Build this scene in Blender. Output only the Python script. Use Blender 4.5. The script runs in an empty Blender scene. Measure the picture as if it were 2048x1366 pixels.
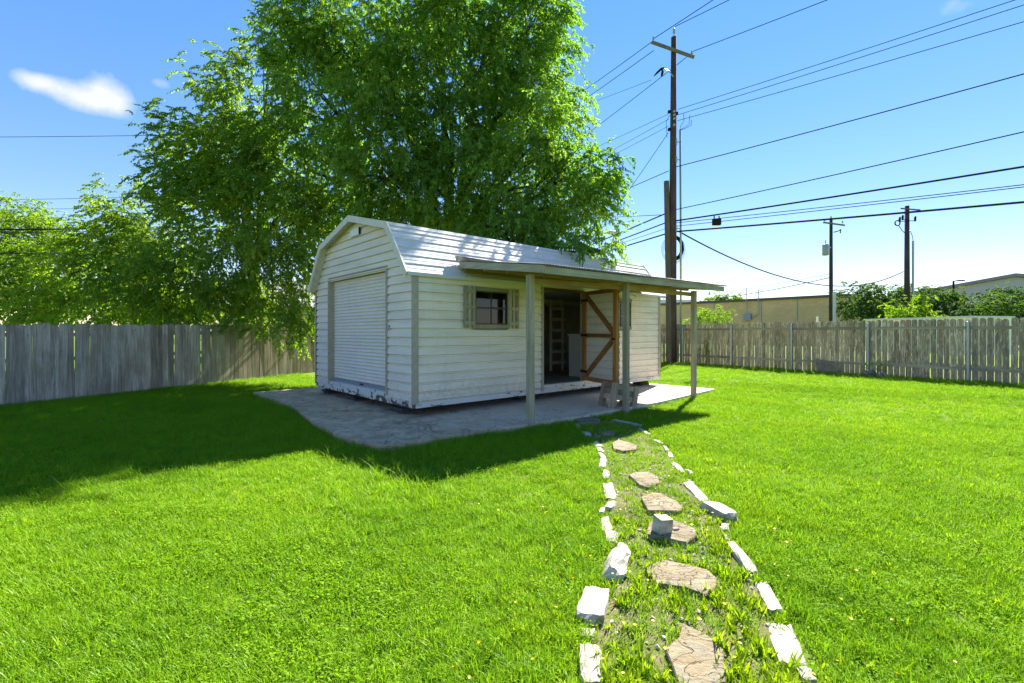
import bpy, math, random
import numpy as np
from mathutils import Vector, Matrix, noise as mnoise

R = math.radians
C = bpy.context.scene.collection
scene = bpy.context.scene
random.seed(7)
rng = np.random.default_rng(11)

# ------------------------------------------------------------------ camera
cam_data = bpy.data.cameras.new('camera')
cam_data.sensor_width = 36.0
cam_data.lens = 16.75
cam_data.shift_y = -18.0 / 2048.0
cam_data.clip_start = 0.05
cam_data.clip_end = 2000.0
cam = bpy.data.objects.new('camera', cam_data)
cam.location = (0, 0, 1.65)
cam.rotation_euler = (R(90), 0, 0)
C.objects.link(cam)
scene.camera = cam

# ------------------------------------------------------------------ light
SUN_EL = 42.5
SUN_AZ = math.degrees(math.atan2(0.488, 0.872))      # clockwise from +Y
world = bpy.data.worlds.new('World')
scene.world = world
world.use_nodes = True
wn = world.node_tree
wn.nodes.clear()
sky = wn.nodes.new('ShaderNodeTexSky')
sky.sky_type = 'NISHITA'
sky.sun_disc = False
sky.sun_elevation = R(SUN_EL)
sky.sun_rotation = R(SUN_AZ)
sky.altitude = 100
sky.air_density = 1.0
sky.dust_density = 0.0
sky.ozone_density = 3.0
hsv = wn.nodes.new('ShaderNodeHueSaturation')
hsv.inputs['Saturation'].default_value = 1.72
hsv.inputs['Hue'].default_value = 0.5
gam = wn.nodes.new('ShaderNodeGamma')        # hazy-bright, even daylight sky
gam.inputs['Gamma'].default_value = 0.62
wn.links.new(sky.outputs[0], gam.inputs['Color'])
tint = wn.nodes.new('ShaderNodeMixRGB')
tint.blend_type = 'MULTIPLY'
tint.inputs[0].default_value = 1.0
tint.inputs[2].default_value = (1.0, 0.905, 0.93, 1)
wn.links.new(gam.outputs[0], tint.inputs[1])
wn.links.new(tint.outputs[0], hsv.inputs['Color'])
bg = wn.nodes.new('ShaderNodeBackground')
bg.inputs['Strength'].default_value = 0.085
wout = wn.nodes.new('ShaderNodeOutputWorld')
wn.links.new(bg.outputs[0], wout.inputs[0])


def wmath(op, a, b=None):
    n = wn.nodes.new('ShaderNodeMath')
    n.operation = op
    for i, v in enumerate((a, b)):
        if v is None:
            continue
        if isinstance(v, (int, float)):
            n.inputs[i].default_value = v
        else:
            wn.links.new(v, n.inputs[i])
    return n.outputs[0]


# small fair-weather clouds: soft patches around fixed compass directions of the sky
tc = wn.nodes.new('ShaderNodeTexCoord')


def wdot(vec):
    n = wn.nodes.new('ShaderNodeVectorMath')
    n.operation = 'DOT_PRODUCT'
    wn.links.new(tc.outputs['Generated'], n.inputs[0])
    n.inputs[1].default_value = vec
    return n.outputs['Value']


wnoise = wn.nodes.new('ShaderNodeTexNoise')
wnoise.inputs['Scale'].default_value = 15.0
wnoise.inputs['Detail'].default_value = 7.0
wnoise.inputs['Roughness'].default_value = 0.58
wn.links.new(tc.outputs['Generated'], wnoise.inputs['Vector'])
cloud_total = None
for az, el, ra, re, amount in ((-42.2, 20.0, 0.052, 0.021, 0.88), (-40.4, 20.9, 0.032, 0.028, 0.8), (-36.4, 22.8, 0.018, 0.012, 0.55), (-45.0, 20.6, 0.03, 0.012, 0.6),
                               (35.2, 18.2, 0.04, 0.012, 0.42), (47.5, 27.0, 0.12, 0.02, 0.42)):
    c0 = Vector((math.sin(R(az)) * math.cos(R(el)), math.cos(R(az)) * math.cos(R(el)), math.sin(R(el))))
    e1 = Vector((c0.y, -c0.x, 0)).normalized()
    e2 = c0.cross(e1).normalized()
    a = wmath('DIVIDE', wdot(e1), ra)
    b = wmath('DIVIDE', wdot(e2), re)
    d2 = wmath('ADD', wmath('MULTIPLY', a, a), wmath('MULTIPLY', b, b))
    front = wmath('GREATER_THAN', wdot(c0), 0.3)
    g = wmath('MULTIPLY', wmath('POWER', 2.718, wmath('MULTIPLY', d2, -0.9)), wmath('MULTIPLY', front, amount))
    cloud_total = g if cloud_total is None else wmath('ADD', cloud_total, g)
cf = wmath('MULTIPLY', wmath('SUBTRACT', wmath('ADD', cloud_total, wmath('MULTIPLY', wmath('SUBTRACT', wnoise.outputs[0], 0.5), 1.5)), 0.42), 1.35)
cf = wmath('MULTIPLY', wmath('MINIMUM', wmath('MAXIMUM', cf, 0.0), 0.92), wmath('MINIMUM', wmath('MULTIPLY', cloud_total, 3.0), 1.0))
cmix = wn.nodes.new('ShaderNodeMixRGB')
cmix.inputs[2].default_value = (2.2, 2.25, 2.65, 1)
wn.links.new(cf, cmix.inputs[0])
wn.links.new(hsv.outputs[0], cmix.inputs[1])
wn.links.new(cmix.outputs[0], bg.inputs['Color'])

sun_data = bpy.data.lights.new('sun', 'SUN')
sun_data.energy = 3.65
sun_data.angle = R(0.55)
sun_data.color = (1.0, 0.955, 0.87)
sun = bpy.data.objects.new('sun', sun_data)
sdir = Vector((0.488 * math.cos(R(SUN_EL)), 0.872 * math.cos(R(SUN_EL)), math.sin(R(SUN_EL)))).normalized()
sun.rotation_euler = sdir.to_track_quat('Z', 'Y').to_euler()
sun.location = (20, 30, 40)
C.objects.link(sun)

vs = scene.view_settings
vs.view_transform = 'Standard'
vs.look = 'None'
vs.gamma = 1.0
vs.use_curve_mapping = False
vs.exposure = 2.47
scene.cycles.max_bounces = 24
scene.cycles.diffuse_bounces = 12
scene.cycles.transmission_bounces = 20
scene.cycles.transparent_max_bounces = 8
scene.cycles.caustics_reflective = False
scene.cycles.caustics_refractive = False
scene.cycles.sample_clamp_indirect = 10.0
try:
    scene.cycles.use_denoising = True
except Exception:
    pass


# ------------------------------------------------------------------ helpers
class Mat:
    """small wrapper round a node material"""

    def __init__(self, name):
        self.m = bpy.data.materials.new(name)
        self.m.use_nodes = True
        self.t = self.m.node_tree
        self.t.nodes.clear()
        self.out = self.t.nodes.new('ShaderNodeOutputMaterial')
        self.co = self.t.nodes.new('ShaderNodeTexCoord')
        self._oi = None

    def link(self, v, sock):
        if isinstance(v, (int, float)):
            sock.default_value = v
        elif isinstance(v, (tuple, list)):
            sock.default_value = tuple(v) + ((1.0,) if len(v) == 3 and sock.type == 'RGBA' else ())
        else:
            self.t.links.new(v, sock)

    def node(self, kind, **kw):
        n = self.t.nodes.new(kind)
        for k, v in kw.items():
            setattr(n, k, v)
        return n

    @property
    def rand(self):
        if self._oi is None:
            self._oi = self.node('ShaderNodeObjectInfo')
        return self._oi.outputs['Random']

    def math(self, op, a, b=0.0, clamp=False):
        n = self.node('ShaderNodeMath', operation=op, use_clamp=clamp)
        self.link(a, n.inputs[0])
        self.link(b, n.inputs[1])
        return n.outputs[0]

    def vec(self, scale=(1, 1, 1), space='Object', offset_rand=False):
        v = self.co.outputs[space] if space != 'World' else self.node('ShaderNodeNewGeometry').outputs['Position']
        if offset_rand:
            a = self.node('ShaderNodeVectorMath', operation='ADD')
            self.t.links.new(v, a.inputs[0])
            cx = self.node('ShaderNodeCombineXYZ')
            for i, k in enumerate((61.0, 37.0, 83.0)):
                self.t.links.new(self.math('MULTIPLY', self.rand, k), cx.inputs[i])
            self.t.links.new(cx.outputs[0], a.inputs[1])
            v = a.outputs[0]
        mp = self.node('ShaderNodeMapping')
        self.t.links.new(v, mp.inputs['Vector'])
        mp.inputs['Scale'].default_value = scale
        return mp.outputs[0]

    def noise(self, scale, detail=4.0, rough=0.55, vec=None, dist=0.0):
        n = self.node('ShaderNodeTexNoise')
        n.inputs['Scale'].default_value = scale
        n.inputs['Detail'].default_value = detail
        n.inputs['Roughness'].default_value = rough
        n.inputs['Distortion'].default_value = dist
        self.t.links.new(vec if vec is not None else self.co.outputs['Object'], n.inputs['Vector'])
        return n.outputs[0]

    def ramp(self, fac, stops, mode='LINEAR'):
        n = self.node('ShaderNodeValToRGB')
        cr = n.color_ramp
        cr.interpolation = mode
        while len(cr.elements) < len(stops):
            cr.elements.new(0.5)
        for e, (p, c) in zip(cr.elements, stops):
            e.position = p
            e.color = (c, c, c, 1) if isinstance(c, (int, float)) else tuple(c) + (1,)
        self.link(fac, n.inputs[0])
        return n.outputs[0]

    def mix(self, fac, a, b, mode='MIX'):
        n = self.node('ShaderNodeMixRGB', blend_type=mode)
        self.link(fac, n.inputs[0])
        self.link(a, n.inputs[1])
        self.link(b, n.inputs[2])
        return n.outputs[0]

    def hsv(self, col, h=0.5, s=1.0, v=1.0):
        n = self.node('ShaderNodeHueSaturation')
        self.link(h, n.inputs['Hue'])
        self.link(s, n.inputs['Saturation'])
        self.link(v, n.inputs['Value'])
        self.link(col, n.inputs['Color'])
        return n.outputs[0]

    def bump(self, h, strength=0.3, dist=0.01):
        n = self.node('ShaderNodeBump')
        n.inputs['Strength'].default_value = strength
        n.inputs['Distance'].default_value = dist
        self.t.links.new(h, n.inputs['Height'])
        return n.outputs[0]

    def principled(self, col, rough=0.6, spec=0.4, metal=0.0, normal=None):
        p = self.node('ShaderNodeBsdfPrincipled')
        self.link(col, p.inputs['Base Color'])
        self.link(rough, p.inputs['Roughness'])
        self.link(metal, p.inputs['Metallic'])
        p.inputs['Specular IOR Level'].default_value = spec
        if normal is not None:
            self.t.links.new(normal, p.inputs['Normal'])
        self.t.links.new(p.outputs[0], self.out.inputs[0])
        return self.m

    def leafy(self, col, trans_col, trans=0.45, gloss=0.03, rough=0.65):
        d = self.node('ShaderNodeBsdfDiffuse')
        self.link(col, d.inputs[0])
        t = self.node('ShaderNodeBsdfTranslucent')
        self.link(trans_col, t.inputs[0])
        mx = self.node('ShaderNodeMixShader')
        mx.inputs[0].default_value = trans
        self.t.links.new(d.outputs[0], mx.inputs[1])
        self.t.links.new(t.outputs[0], mx.inputs[2])
        g = self.node('ShaderNodeBsdfGlossy')
        g.inputs['Roughness'].default_value = rough
        g.inputs['Color'].default_value = (0.75, 0.8, 0.7, 1)
        m2 = self.node('ShaderNodeMixShader')
        m2.inputs[0].default_value = gloss
        self.t.links.new(mx.outputs[0], m2.inputs[1])
        self.t.links.new(g.outputs[0], m2.inputs[2])
        self.t.links.new(m2.outputs[0], self.out.inputs[0])
        return self.m


class MB:
    """collects shapes into one mesh"""

    def __init__(self):
        self.v, self.f = [], []

    def add(self, verts, faces):
        o = len(self.v)
        self.v += [tuple(p) for p in verts]
        self.f += [tuple(i + o for i in f) for f in faces]
        return self

    def box(self, lo, hi, M=None):
        x0, y0, z0 = lo
        x1, y1, z1 = hi
        vs_ = [(x0, y0, z0), (x1, y0, z0), (x1, y1, z0), (x0, y1, z0), (x0, y0, z1), (x1, y0, z1), (x1, y1, z1), (x0, y1, z1)]
        if M is not None:
            vs_ = [tuple(M @ Vector(p)) for p in vs_]
        return self.add(vs_, [(0, 3, 2, 1), (4, 5, 6, 7), (0, 1, 5, 4), (1, 2, 6, 5), (2, 3, 7, 6), (3, 0, 4, 7)])

    def beam(self, a, b, w, h, up=(0, 0, 1)):
        """a square-section bar from a to b, w across and h along up"""
        a, b = Vector(a), Vector(b)
        d = (b - a).normalized()
        s = d.cross(Vector(up)).normalized()
        u = s.cross(d).normalized()
        vs_ = []
        for p in (a, b):
            for i, j in ((-1, -1), (1, -1), (1, 1), (-1, 1)):
                vs_.append(tuple(p + s * (i * w / 2) + u * (j * h / 2)))
        return self.add(vs_, [(0, 1, 2, 3), (7, 6, 5, 4), (0, 4, 5, 1), (1, 5, 6, 2), (2, 6, 7, 3), (3, 7, 4, 0)])

    def tube(self, pts, radii, n=8, cap=True):
        pts = [Vector(p) for p in pts]
        if isinstance(radii, (int, float)):
            radii = [radii] * len(pts)
        vs_, fs = [], []
        prev = None
        for i, p in enumerate(pts):
            d = (pts[min(i + 1, len(pts) - 1)] - pts[max(i - 1, 0)])
            d = d.normalized() if d.length > 1e-9 else Vector((0, 0, 1))
            if prev is None:
                ref = Vector((1, 0, 0)) if abs(d.x) < 0.8 else Vector((0, 1, 0))
                s = d.cross(ref).normalized()
            else:
                s = (prev - d * prev.dot(d)).normalized()
            prev = s
            u = d.cross(s)
            for k in range(n):
                t = 2 * math.pi * k / n
                vs_.append(tuple(p + (s * math.cos(t) + u * math.sin(t)) * radii[i]))
        for i in range(len(pts) - 1):
            for k in range(n):
                a, b = i * n + k, i * n + (k + 1) % n
                fs.append((a, b, b + n, a + n))
        if cap:
            fs.append(tuple(reversed(range(n))))
            fs.append(tuple(range((len(pts) - 1) * n, len(pts) * n)))
        return self.add(vs_, fs)

    def prism(self, poly, depth_vec):
        """extrude a planar polygon (3D points) along a vector"""
        n = len(poly)
        d = Vector(depth_vec)
        vs_ = [tuple(p) for p in poly] + [tuple(Vector(p) + d) for p in poly]
        fs = [tuple(reversed(range(n))), tuple(range(n, 2 * n))]
        fs += [(i, (i + 1) % n, (i + 1) % n + n, i + n) for i in range(n)]
        return self.add(vs_, fs)

    def mesh(self, name, mat, smooth=False):
        me = bpy.data.meshes.new(name)
        me.from_pydata(self.v, [], self.f)
        me.update()
        if mat is not None:
            me.materials.append(mat)
        if smooth:
            me.polygons.foreach_set('use_smooth', [True] * len(me.polygons))
        return me

    def build(self, name, mat, parent=None, smooth=False, loc=None):
        return put(name, self.mesh(name, mat, smooth), parent, loc)


def put(name, me, parent=None, loc=None, rot=None):
    o = bpy.data.objects.new(name, me)
    C.objects.link(o)
    if parent is not None:
        o.parent = parent
    if loc is not None:
        o.location = loc
    if rot is not None:
        o.rotation_euler = rot
    return o


def tag(o, label=None, cat=None, group=None, kind=None):
    if label:
        o['label'] = label
    if cat:
        o['category'] = cat
    if group:
        o['group'] = group
    if kind:
        o['kind'] = kind
    return o


def thing(name, label, cat, loc=(0, 0, 0), rotz=0.0, group=None):
    o = bpy.data.objects.new(name, None)
    o.empty_display_size = 0.2
    C.objects.link(o)
    o.location = loc
    o.rotation_euler = (0, 0, rotz)
    return tag(o, label, cat, group)


def sm(a, b, x):
    t = min(1.0, max(0.0, (x - a) / (b - a)))
    return t * t * (3 - 2 * t)


# the site: the shed stands at an angle; t runs along its long wall, s into it
A = 0.729
SC = Vector((-1.801, 8.74, 0))
DW = Vector((math.cos(A), math.sin(A), 0))
DG = Vector((-math.sin(A), math.cos(A), 0))
SL, SW = 8.35, 4.98


def to_local(x, y):
    q = Vector((x, y, 0)) - SC
    return q.dot(DW), q.dot(DG)


def ground_z(x, y):
    d = 18.96 - (0.855 * x + 0.518 * y)
    z = 0.19 * sm(8.0, 0.5, d)
    d2 = (x + 11.5) * 0.905 - (y - 10.7) * 0.425
    z += 0.11 * sm(11, 20, y) * sm(5, 0.5, d2)
    z += 0.018 * mnoise.noise(Vector((x * 0.5, y * 0.5, 3.1))) * sm(0.2, 1.5, math.hypot(*outside_slab(x, y)))
    return z


def outside_slab(x, y):
    t, s = to_local(x, y)
    return (max(-1.5 - t, t - 8.55, 0), max(-1.9 - s, s - 6.3, 0))

# ------------------------------------------------------------------ surveyed positions (metres)
LOBES = {
  'main': [(-2.99, 18.5, 16.31, 4.85, 3.88, 2.91, 0.45), (-0.85, 18.5, 13.78, 2.91, 2.33, 2.72, 1.0), (-5.51, 18.5, 13.98, 3.3, 2.64, 2.91, 1.0), (0.49, 18, 11.75, 1.98, 1.59, 2.64, 1.0), (0.68, 18, 9.3, 2.08, 1.66, 2.27, 1.0), (-2.28, 17.5, 10.74, 2.75, 2.2, 2.75, 1.0), (-4.05, 16.5, 9.35, 1.9, 1.52, 2.25, 1.0), (-4.43, 16, 7.27, 1.85, 1.48, 1.85, 1.0), (-2.21, 17, 7.63, 2.32, 1.86, 2.32, 1.0), (0.1, 16, 6.6, 1.85, 1.48, 1.85, 1.0), (1.87, 15.4, 6.74, 1.29, 1.03, 1.45, 1.0), (1.51, 15, 5.19, 1.42, 1.13, 1.1, 1.0), (-0.39, 15.4, 5.12, 1.78, 1.42, 1.13, 1.0), (-2.84, 16.5, 5.55, 2.08, 1.66, 1.39, 1.0), (-7.25, 18, 10.62, 2.08, 1.66, 2.64, 1.0), (-7.63, 18, 7.79, 2.27, 1.81, 2.46, 1.0), (-5.96, 17, 5.66, 1.78, 1.43, 1.78, 1.0), (2.61, 15, 5.82, 0.66, 0.53, 1.42, 1.0), (1.11, 16, 8.28, 1.01, 0.81, 1.51, 1.0), (1.51, 13.6, 4.0, 0.86, 1.0, 0.4, 1.3), (2.37, 13.2, 3.87, 0.48, 0.6, 0.19, 1.3), (0.24, 14.5, 4.5, 1.07, 1.0, 0.46, 1.0), (-7.84, 18.5, 13.01, 1.75, 1.4, 1.55, 1.0), (0.99, 18.5, 14.17, 0.87, 0.7, 2.33, 1.0)],
  'side': [(-10.72, 19.5, 10.86, 1.84, 1.47, 2.05, 1.0), (-11.95, 19.5, 11.78, 1.02, 0.82, 0.92, 0.5), (-9.9, 19.5, 13.42, 0.92, 0.74, 1.23, 0.6), (-11.84, 19, 8.93, 2.19, 1.75, 1.59, 1.0), (-9.78, 18.5, 8.15, 2.14, 1.71, 1.94, 1.0), (-13.04, 19, 8.33, 1.2, 0.96, 1.0, 0.8), (-11.03, 18, 6.47, 2.46, 1.96, 1.51, 1.0), (-8.28, 17, 5.84, 1.78, 1.43, 1.61, 1.0)],
  'front': [(-10.28, 16.5, 4.16, 2.08, 1.66, 1.47, 1.0), (-8.13, 16, 3.92, 1.59, 1.28, 1.51, 1.0), (-12.38, 17, 3.52, 1.96, 1.57, 1.34, 1.0), (-6.94, 15.6, 3.37, 0.74, 0.59, 1.64, 1.0), (-8.36, 15.8, 2.06, 0.75, 0.6, 0.66, 1.0), (-7.16, 15.2, 1.89, 0.48, 0.38, 0.51, 1.0), (-11.13, 17, 2.63, 2.32, 1.86, 0.71, 1.0), (-6.6, 15.2, 2.21, 0.35, 0.28, 0.72, 1.0)],
  'mid': [(-16.61, 21, 6.83, 1.76, 1.41, 1.32, 1.0), (-17.5, 21, 5.73, 1.54, 1.23, 1.54, 1.0), (-17.94, 20.5, 4.34, 1.94, 1.55, 1.4, 1.0), (-15.79, 20.5, 4.77, 1.94, 1.55, 1.72, 1.0), (-17.08, 20, 2.8, 2.94, 2.35, 0.84, 1.0), (-14.61, 19.5, 2.78, 2.25, 1.8, 0.72, 1.0)],
  'pale': [(-26.3, 26, 6.7, 2.73, 2.18, 1.5, 1.0), (-27.92, 26.5, 7.63, 1.67, 1.33, 1.39, 1.0), (-24.5, 25, 4.93, 2.36, 1.89, 1.57, 1.0), (-26.08, 25, 3.62, 2.62, 2.1, 1.57, 1.0), (-23.71, 25, 3.36, 2.1, 1.68, 1.18, 1.0), (-29.01, 27, 8.59, 1.13, 0.91, 0.85, 1.0), (-28.44, 25, 4.93, 2.36, 1.89, 2.36, 1.0)],
  'elm': [(33.59, 46, 4.79, 2.17, 1.74, 1.54, 1.0), (35.53, 46, 5.37, 1.93, 1.54, 0.97, 1.0), (36.97, 46, 4.3, 2.41, 1.93, 1.45, 1.0), (40.24, 47, 4.86, 1.97, 1.58, 1.38, 1.0), (41.72, 47, 5.25, 1.73, 1.38, 0.99, 1.0), (41.56, 46, 4.06, 1.69, 1.35, 1.35, 1.0), (34.05, 45, 3.54, 2.83, 2.27, 1.18, 1.0)],
  'shrub': [(31.54, 38, 3.36, 1.28, 1.02, 1.12, 1.0), (32.54, 38, 3.05, 1.2, 0.96, 0.88, 1.0), (30.94, 38, 2.81, 1.12, 0.89, 0.64, 1.0)],
  'round': [(43.91, 44, 3.96, 2.08, 1.66, 1.29, 1.0), (48.08, 46, 4.55, 2.41, 1.93, 1.54, 1.0), (49.43, 46, 3.82, 2.17, 1.74, 1.64, 1.0), (41.78, 43, 3.32, 1.35, 1.08, 0.81, 1.0), (51.45, 46, 4.3, 2.41, 1.93, 1.93, 1.0)],
  'dist': [(33.92, 75, 7.08, 1.73, 1.39, 0.55, 1.0), (31.95, 75, 6.77, 1.42, 1.13, 0.55, 1.0), (35.89, 75, 6.92, 0.94, 0.76, 0.39, 1.0)],
  'fencebush': [(9.96, 23.5, 2.46, 0.64, 0.51, 0.49, 1.0), (9.49, 23.3, 2.26, 0.49, 0.39, 0.34, 1.0), (10.43, 23.6, 2.57, 0.35, 0.28, 0.37, 1.0), (9.15, 23.2, 2.4, 0.29, 0.23, 0.29, 1.0), (8.71, 23, 2.25, 0.24, 0.19, 0.24, 1.0)],
}
LEFT_EDGING = [(1.159, 8.364, 0.097, 0.579), (1.211, 7.746, 0.138, 0.382), (1.264, 7.083, 0.134, 0.607), (1.236, 6.691, 0.091, 0.342), (1.198, 6.341, 0.073, 0.333), (1.133, 5.934, 0.093, 0.404), (1.083, 5.517, 0.098, 0.388), (1.009, 4.929, 0.129, 0.589), (0.933, 4.493, 0.094, 0.257), (0.82, 4.344, 0.055, 0.144), (0.795, 4.053, 0.098, 0.314), (0.793, 3.817, 0.12, 0.213), (0.675, 3.353, 0.141, 0.373), (0.492, 2.859, 0.18, 0.397), (0.412, 2.616, 0.104, 0.078), (0.382, 2.347, 0.123, 0.295)]
RIGHT_EDGING = [(2.017, 8.736, 0.119, 0.486), (2.194, 8.5, 0.187, 0.414), (2.186, 7.862, 0.124, 0.433), (2.205, 7.147, 0.12, 0.293), (2.183, 6.778, 0.085, 0.38), (2.128, 6.418, 0.108, 0.288), (2.017, 5.824, 0.147, 0.432), (2.062, 5.537, 0.093, 0.195), (1.891, 4.883, 0.195, 0.532), (1.875, 4.296, 0.239, 0.365), (1.788, 3.991, 0.113, 0.193), (1.71, 3.807, 0.064, 0.101), (1.695, 3.574, 0.112, 0.26), (1.657, 3.396, 0.143, 0.338), (1.591, 2.972, 0.162, 0.35), (1.451, 2.524, 0.228, 0.391), (1.414, 2.276, 0.119, 0.099)]
FLAGSTONES = [[(1.17, 8.941), (1.433, 9.112), (1.668, 9.02), (1.614, 8.671), (1.421, 8.416), (1.183, 8.516)], [(1.441, 7.693), (1.594, 7.836), (1.676, 7.718), (1.61, 7.571), (1.45, 7.555)], [(1.468, 6.98), (1.595, 7.191), (1.694, 7.049), (1.794, 6.814), (1.698, 6.564), (1.507, 6.523), (1.415, 6.656)], [(1.323, 5.401), (1.43, 5.526), (1.582, 5.526), (1.634, 5.321), (1.587, 5.13), (1.423, 4.97), (1.35, 5.04)], [(1.26, 4.662), (1.404, 4.787), (1.493, 4.755), (1.562, 4.573), (1.571, 4.377), (1.501, 4.278), (1.343, 4.278), (1.231, 4.299), (1.238, 4.487)], [(1.137, 3.987), (1.212, 4.102), (1.314, 4.125), (1.415, 4.032), (1.494, 3.901), (1.469, 3.777), (1.335, 3.639), (1.244, 3.69), (1.148, 3.738), (1.064, 3.777)], [(0.923, 3.283), (1.065, 3.397), (1.188, 3.334), (1.336, 3.243), (1.354, 3.158), (1.306, 3.024), (1.19, 2.933), (1.106, 3.024), (0.924, 3.067), (0.915, 3.186)], [(0.782, 2.434), (0.885, 2.526), (0.947, 2.644), (1.005, 2.574), (1.051, 2.514), (1.077, 2.418), (1.024, 2.299), (0.985, 2.195), (0.866, 2.151), (0.757, 2.16), (0.777, 2.279)]]

# ------------------------------------------------------------------ materials
def weathered_wood(name, base, dark, light, grain=14.0, axis='Z', streak=0.5, lichen=None, rough=0.85, vary=0.75, knots=False):
    m = Mat(name)
    sc = {'Z': (grain, grain, grain * 0.045), 'X': (grain * 0.045, grain, grain), 'Y': (grain, grain * 0.045, grain)}[axis]
    v = m.vec(sc, offset_rand=True)
    g1 = m.noise(1.6, 8, 0.65, v, 0.6)
    col = m.mix(m.ramp(g1, [(0.30, 0.0), (0.62, 1.0)]), dark, base)
    g2 = m.noise(5.5, 6, 0.7, v, 1.0)
    col = m.mix(m.math('MULTIPLY', m.ramp(g2, [(0.52, 0.0), (0.70, 1.0)]), streak), col, light)
    big = m.noise(2.2, 3, 0.5, m.vec((1, 1, 0.6), offset_rand=True))
    col = m.mix(m.ramp(big, [(0.36, 0.55), (0.62, 0.0)]), col, dark)
    if lichen:
        l1 = m.noise(7.0, 6, 0.7, m.vec((3.2, 3.2, 0.55), offset_rand=True), 0.5)
        col = m.mix(m.ramp(l1, [(0.52, 0.0), (0.60, 0.85)]), col, lichen)
        l2 = m.noise(30.0, 3, 0.6, m.vec((1, 1, 0.5), offset_rand=True))
        col = m.mix(m.ramp(l2, [(0.62, 0.0), (0.70, 0.7)]), col, tuple(c * 0.35 for c in dark))
    if knots:
        vo = m.node('ShaderNodeTexVoronoi')
        vo.inputs['Scale'].default_value = 2.6
        m.t.links.new(m.vec((2.6, 0.3, 1.0), offset_rand=True), vo.inputs['Vector'])
        kn = m.ramp(m.math('ADD', vo.outputs['Distance'], m.math('MULTIPLY', m.math('SUBTRACT', g1, 0.5), 0.12)), [(0.045, 0.9), (0.085, 0.0)])
        col = m.mix(kn, col, tuple(c * 0.45 for c in dark))
    val = m.math('ADD', m.math('MULTIPLY', m.rand, vary), 1.0 - vary * 0.5)
    col = m.hsv(col, v=val)
    return m.principled(col, rough, 0.25, normal=m.bump(g1, 0.6, 0.006))


def painted_metal(name, base, rough=0.42, dirt=0.35, dirt_col=(0.33, 0.31, 0.26), spec=0.5, mud=False):
    m = Mat(name)
    n1 = m.noise(1.3, 6, 0.6, m.vec((0.6, 0.6, 3.0), 'World'))
    n2 = m.noise(9.0, 5, 0.65, m.vec((0.35, 0.35, 2.5), 'World'))
    f = m.math('MULTIPLY', m.ramp(n1, [(0.42, 0.0), (0.75, 1.0)]), dirt)
    col = m.mix(f, base, dirt_col)
    f2 = m.math('MULTIPLY', m.ramp(n2, [(0.55, 0.0), (0.8, 1.0)]), dirt * 0.6)
    col = m.mix(f2, col, tuple(c * 0.6 for c in dirt_col))
    n3 = m.noise(2.0, 3, 0.5, m.vec((1.0, 1.0, 1.0), 'World'))
    if mud:
        wz = m.node('ShaderNodeSeparateXYZ')
        m.t.links.new(m.vec((1, 1, 1), 'World'), wz.inputs[0])
        n4 = m.noise(14.0, 6, 0.7, m.vec((1, 1, 1), 'World'))
        low = m.math('SUBTRACT', m.math('MULTIPLY', n4, 1.5), m.math('MULTIPLY', wz.outputs['Z'], 0.9))
        col = m.mix(m.math('MULTIPLY', m.ramp(low, [(0.15, 0.0), (0.6, 1.0)]), 0.5), col, (0.36, 0.31, 0.23))
        n5 = m.noise(3.0, 6, 0.65, m.vec((2.2, 2.2, 0.22), 'World'), 0.4)
        col = m.mix(m.math('MULTIPLY', m.ramp(n5, [(0.54, 0.0), (0.70, 1.0)]), 0.17), col, (0.45, 0.40, 0.30))
    return m.principled(col, m.ramp(n1, [(0.3, rough), (0.8, min(1, rough + 0.25))]), spec, normal=m.bump(n3, 0.10, 0.02))


def plain(name, base, rough=0.6, spec=0.4, metal=0.0, var=0.12, scale=12.0):
    m = Mat(name)
    n = m.noise(scale, 5, 0.6)
    col = m.hsv(base, v=m.ramp(n, [(0.3, 1.0 - var), (0.7, 1.0 + var)]))
    return m.principled(col, rough, spec, metal)


M_SIDING = painted_metal('white_siding', (0.80, 0.715, 0.605), 0.5, 0.30, mud=True)
M_ROOFMETAL = painted_metal('white_roof_metal', (0.62, 0.60, 0.57), 0.6, 0.35, (0.36, 0.34, 0.31), 0.3)
M_DOORMETAL = painted_metal('white_roller_metal', (0.78, 0.70, 0.60), 0.5, 0.22, mud=True)
M_TRIM = plain('greige_trim', (0.40, 0.345, 0.255), 0.55)
M_RAKE = plain('cream_trim', (0.66, 0.61, 0.49), 0.5)
M_SHUTTER = weathered_wood('shutter_wood', (0.46, 0.41, 0.30), (0.29, 0.26, 0.185), (0.54, 0.50, 0.38), 18, 'Z', 0.4)
M_PORCHWOOD = weathered_wood('porch_grey_wood', (0.38, 0.345, 0.24), (0.20, 0.18, 0.12), (0.50, 0.46, 0.34), 16, 'Z', 0.5)
M_PORCHWOOD_X = weathered_wood('porch_grey_board', (0.42, 0.40, 0.29), (0.24, 0.22, 0.155), (0.54, 0.52, 0.40), 16, 'X', 0.5)
M_PORCHWOOD_Y = weathered_wood('porch_grey_end_board', (0.42, 0.39, 0.29), (0.24, 0.22, 0.155), (0.54, 0.51, 0.40), 16, 'Y', 0.5)
M_YELLOWWOOD = weathered_wood('pine_beam', (0.42, 0.29, 0.11), (0.26, 0.16, 0.06), (0.50, 0.37, 0.17), 14, 'X', 0.4)
M_YELLOWWOOD_Y = weathered_wood('pine_rafter', (0.40, 0.28, 0.12), (0.24, 0.15, 0.06), (0.48, 0.35, 0.17), 14, 'Y', 0.4)
M_ORANGEWOOD = weathered_wood('orange_fir', (0.40, 0.185, 0.05), (0.21, 0.085, 0.025), (0.50, 0.27, 0.09), 12, 'Z', 0.45)
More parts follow.
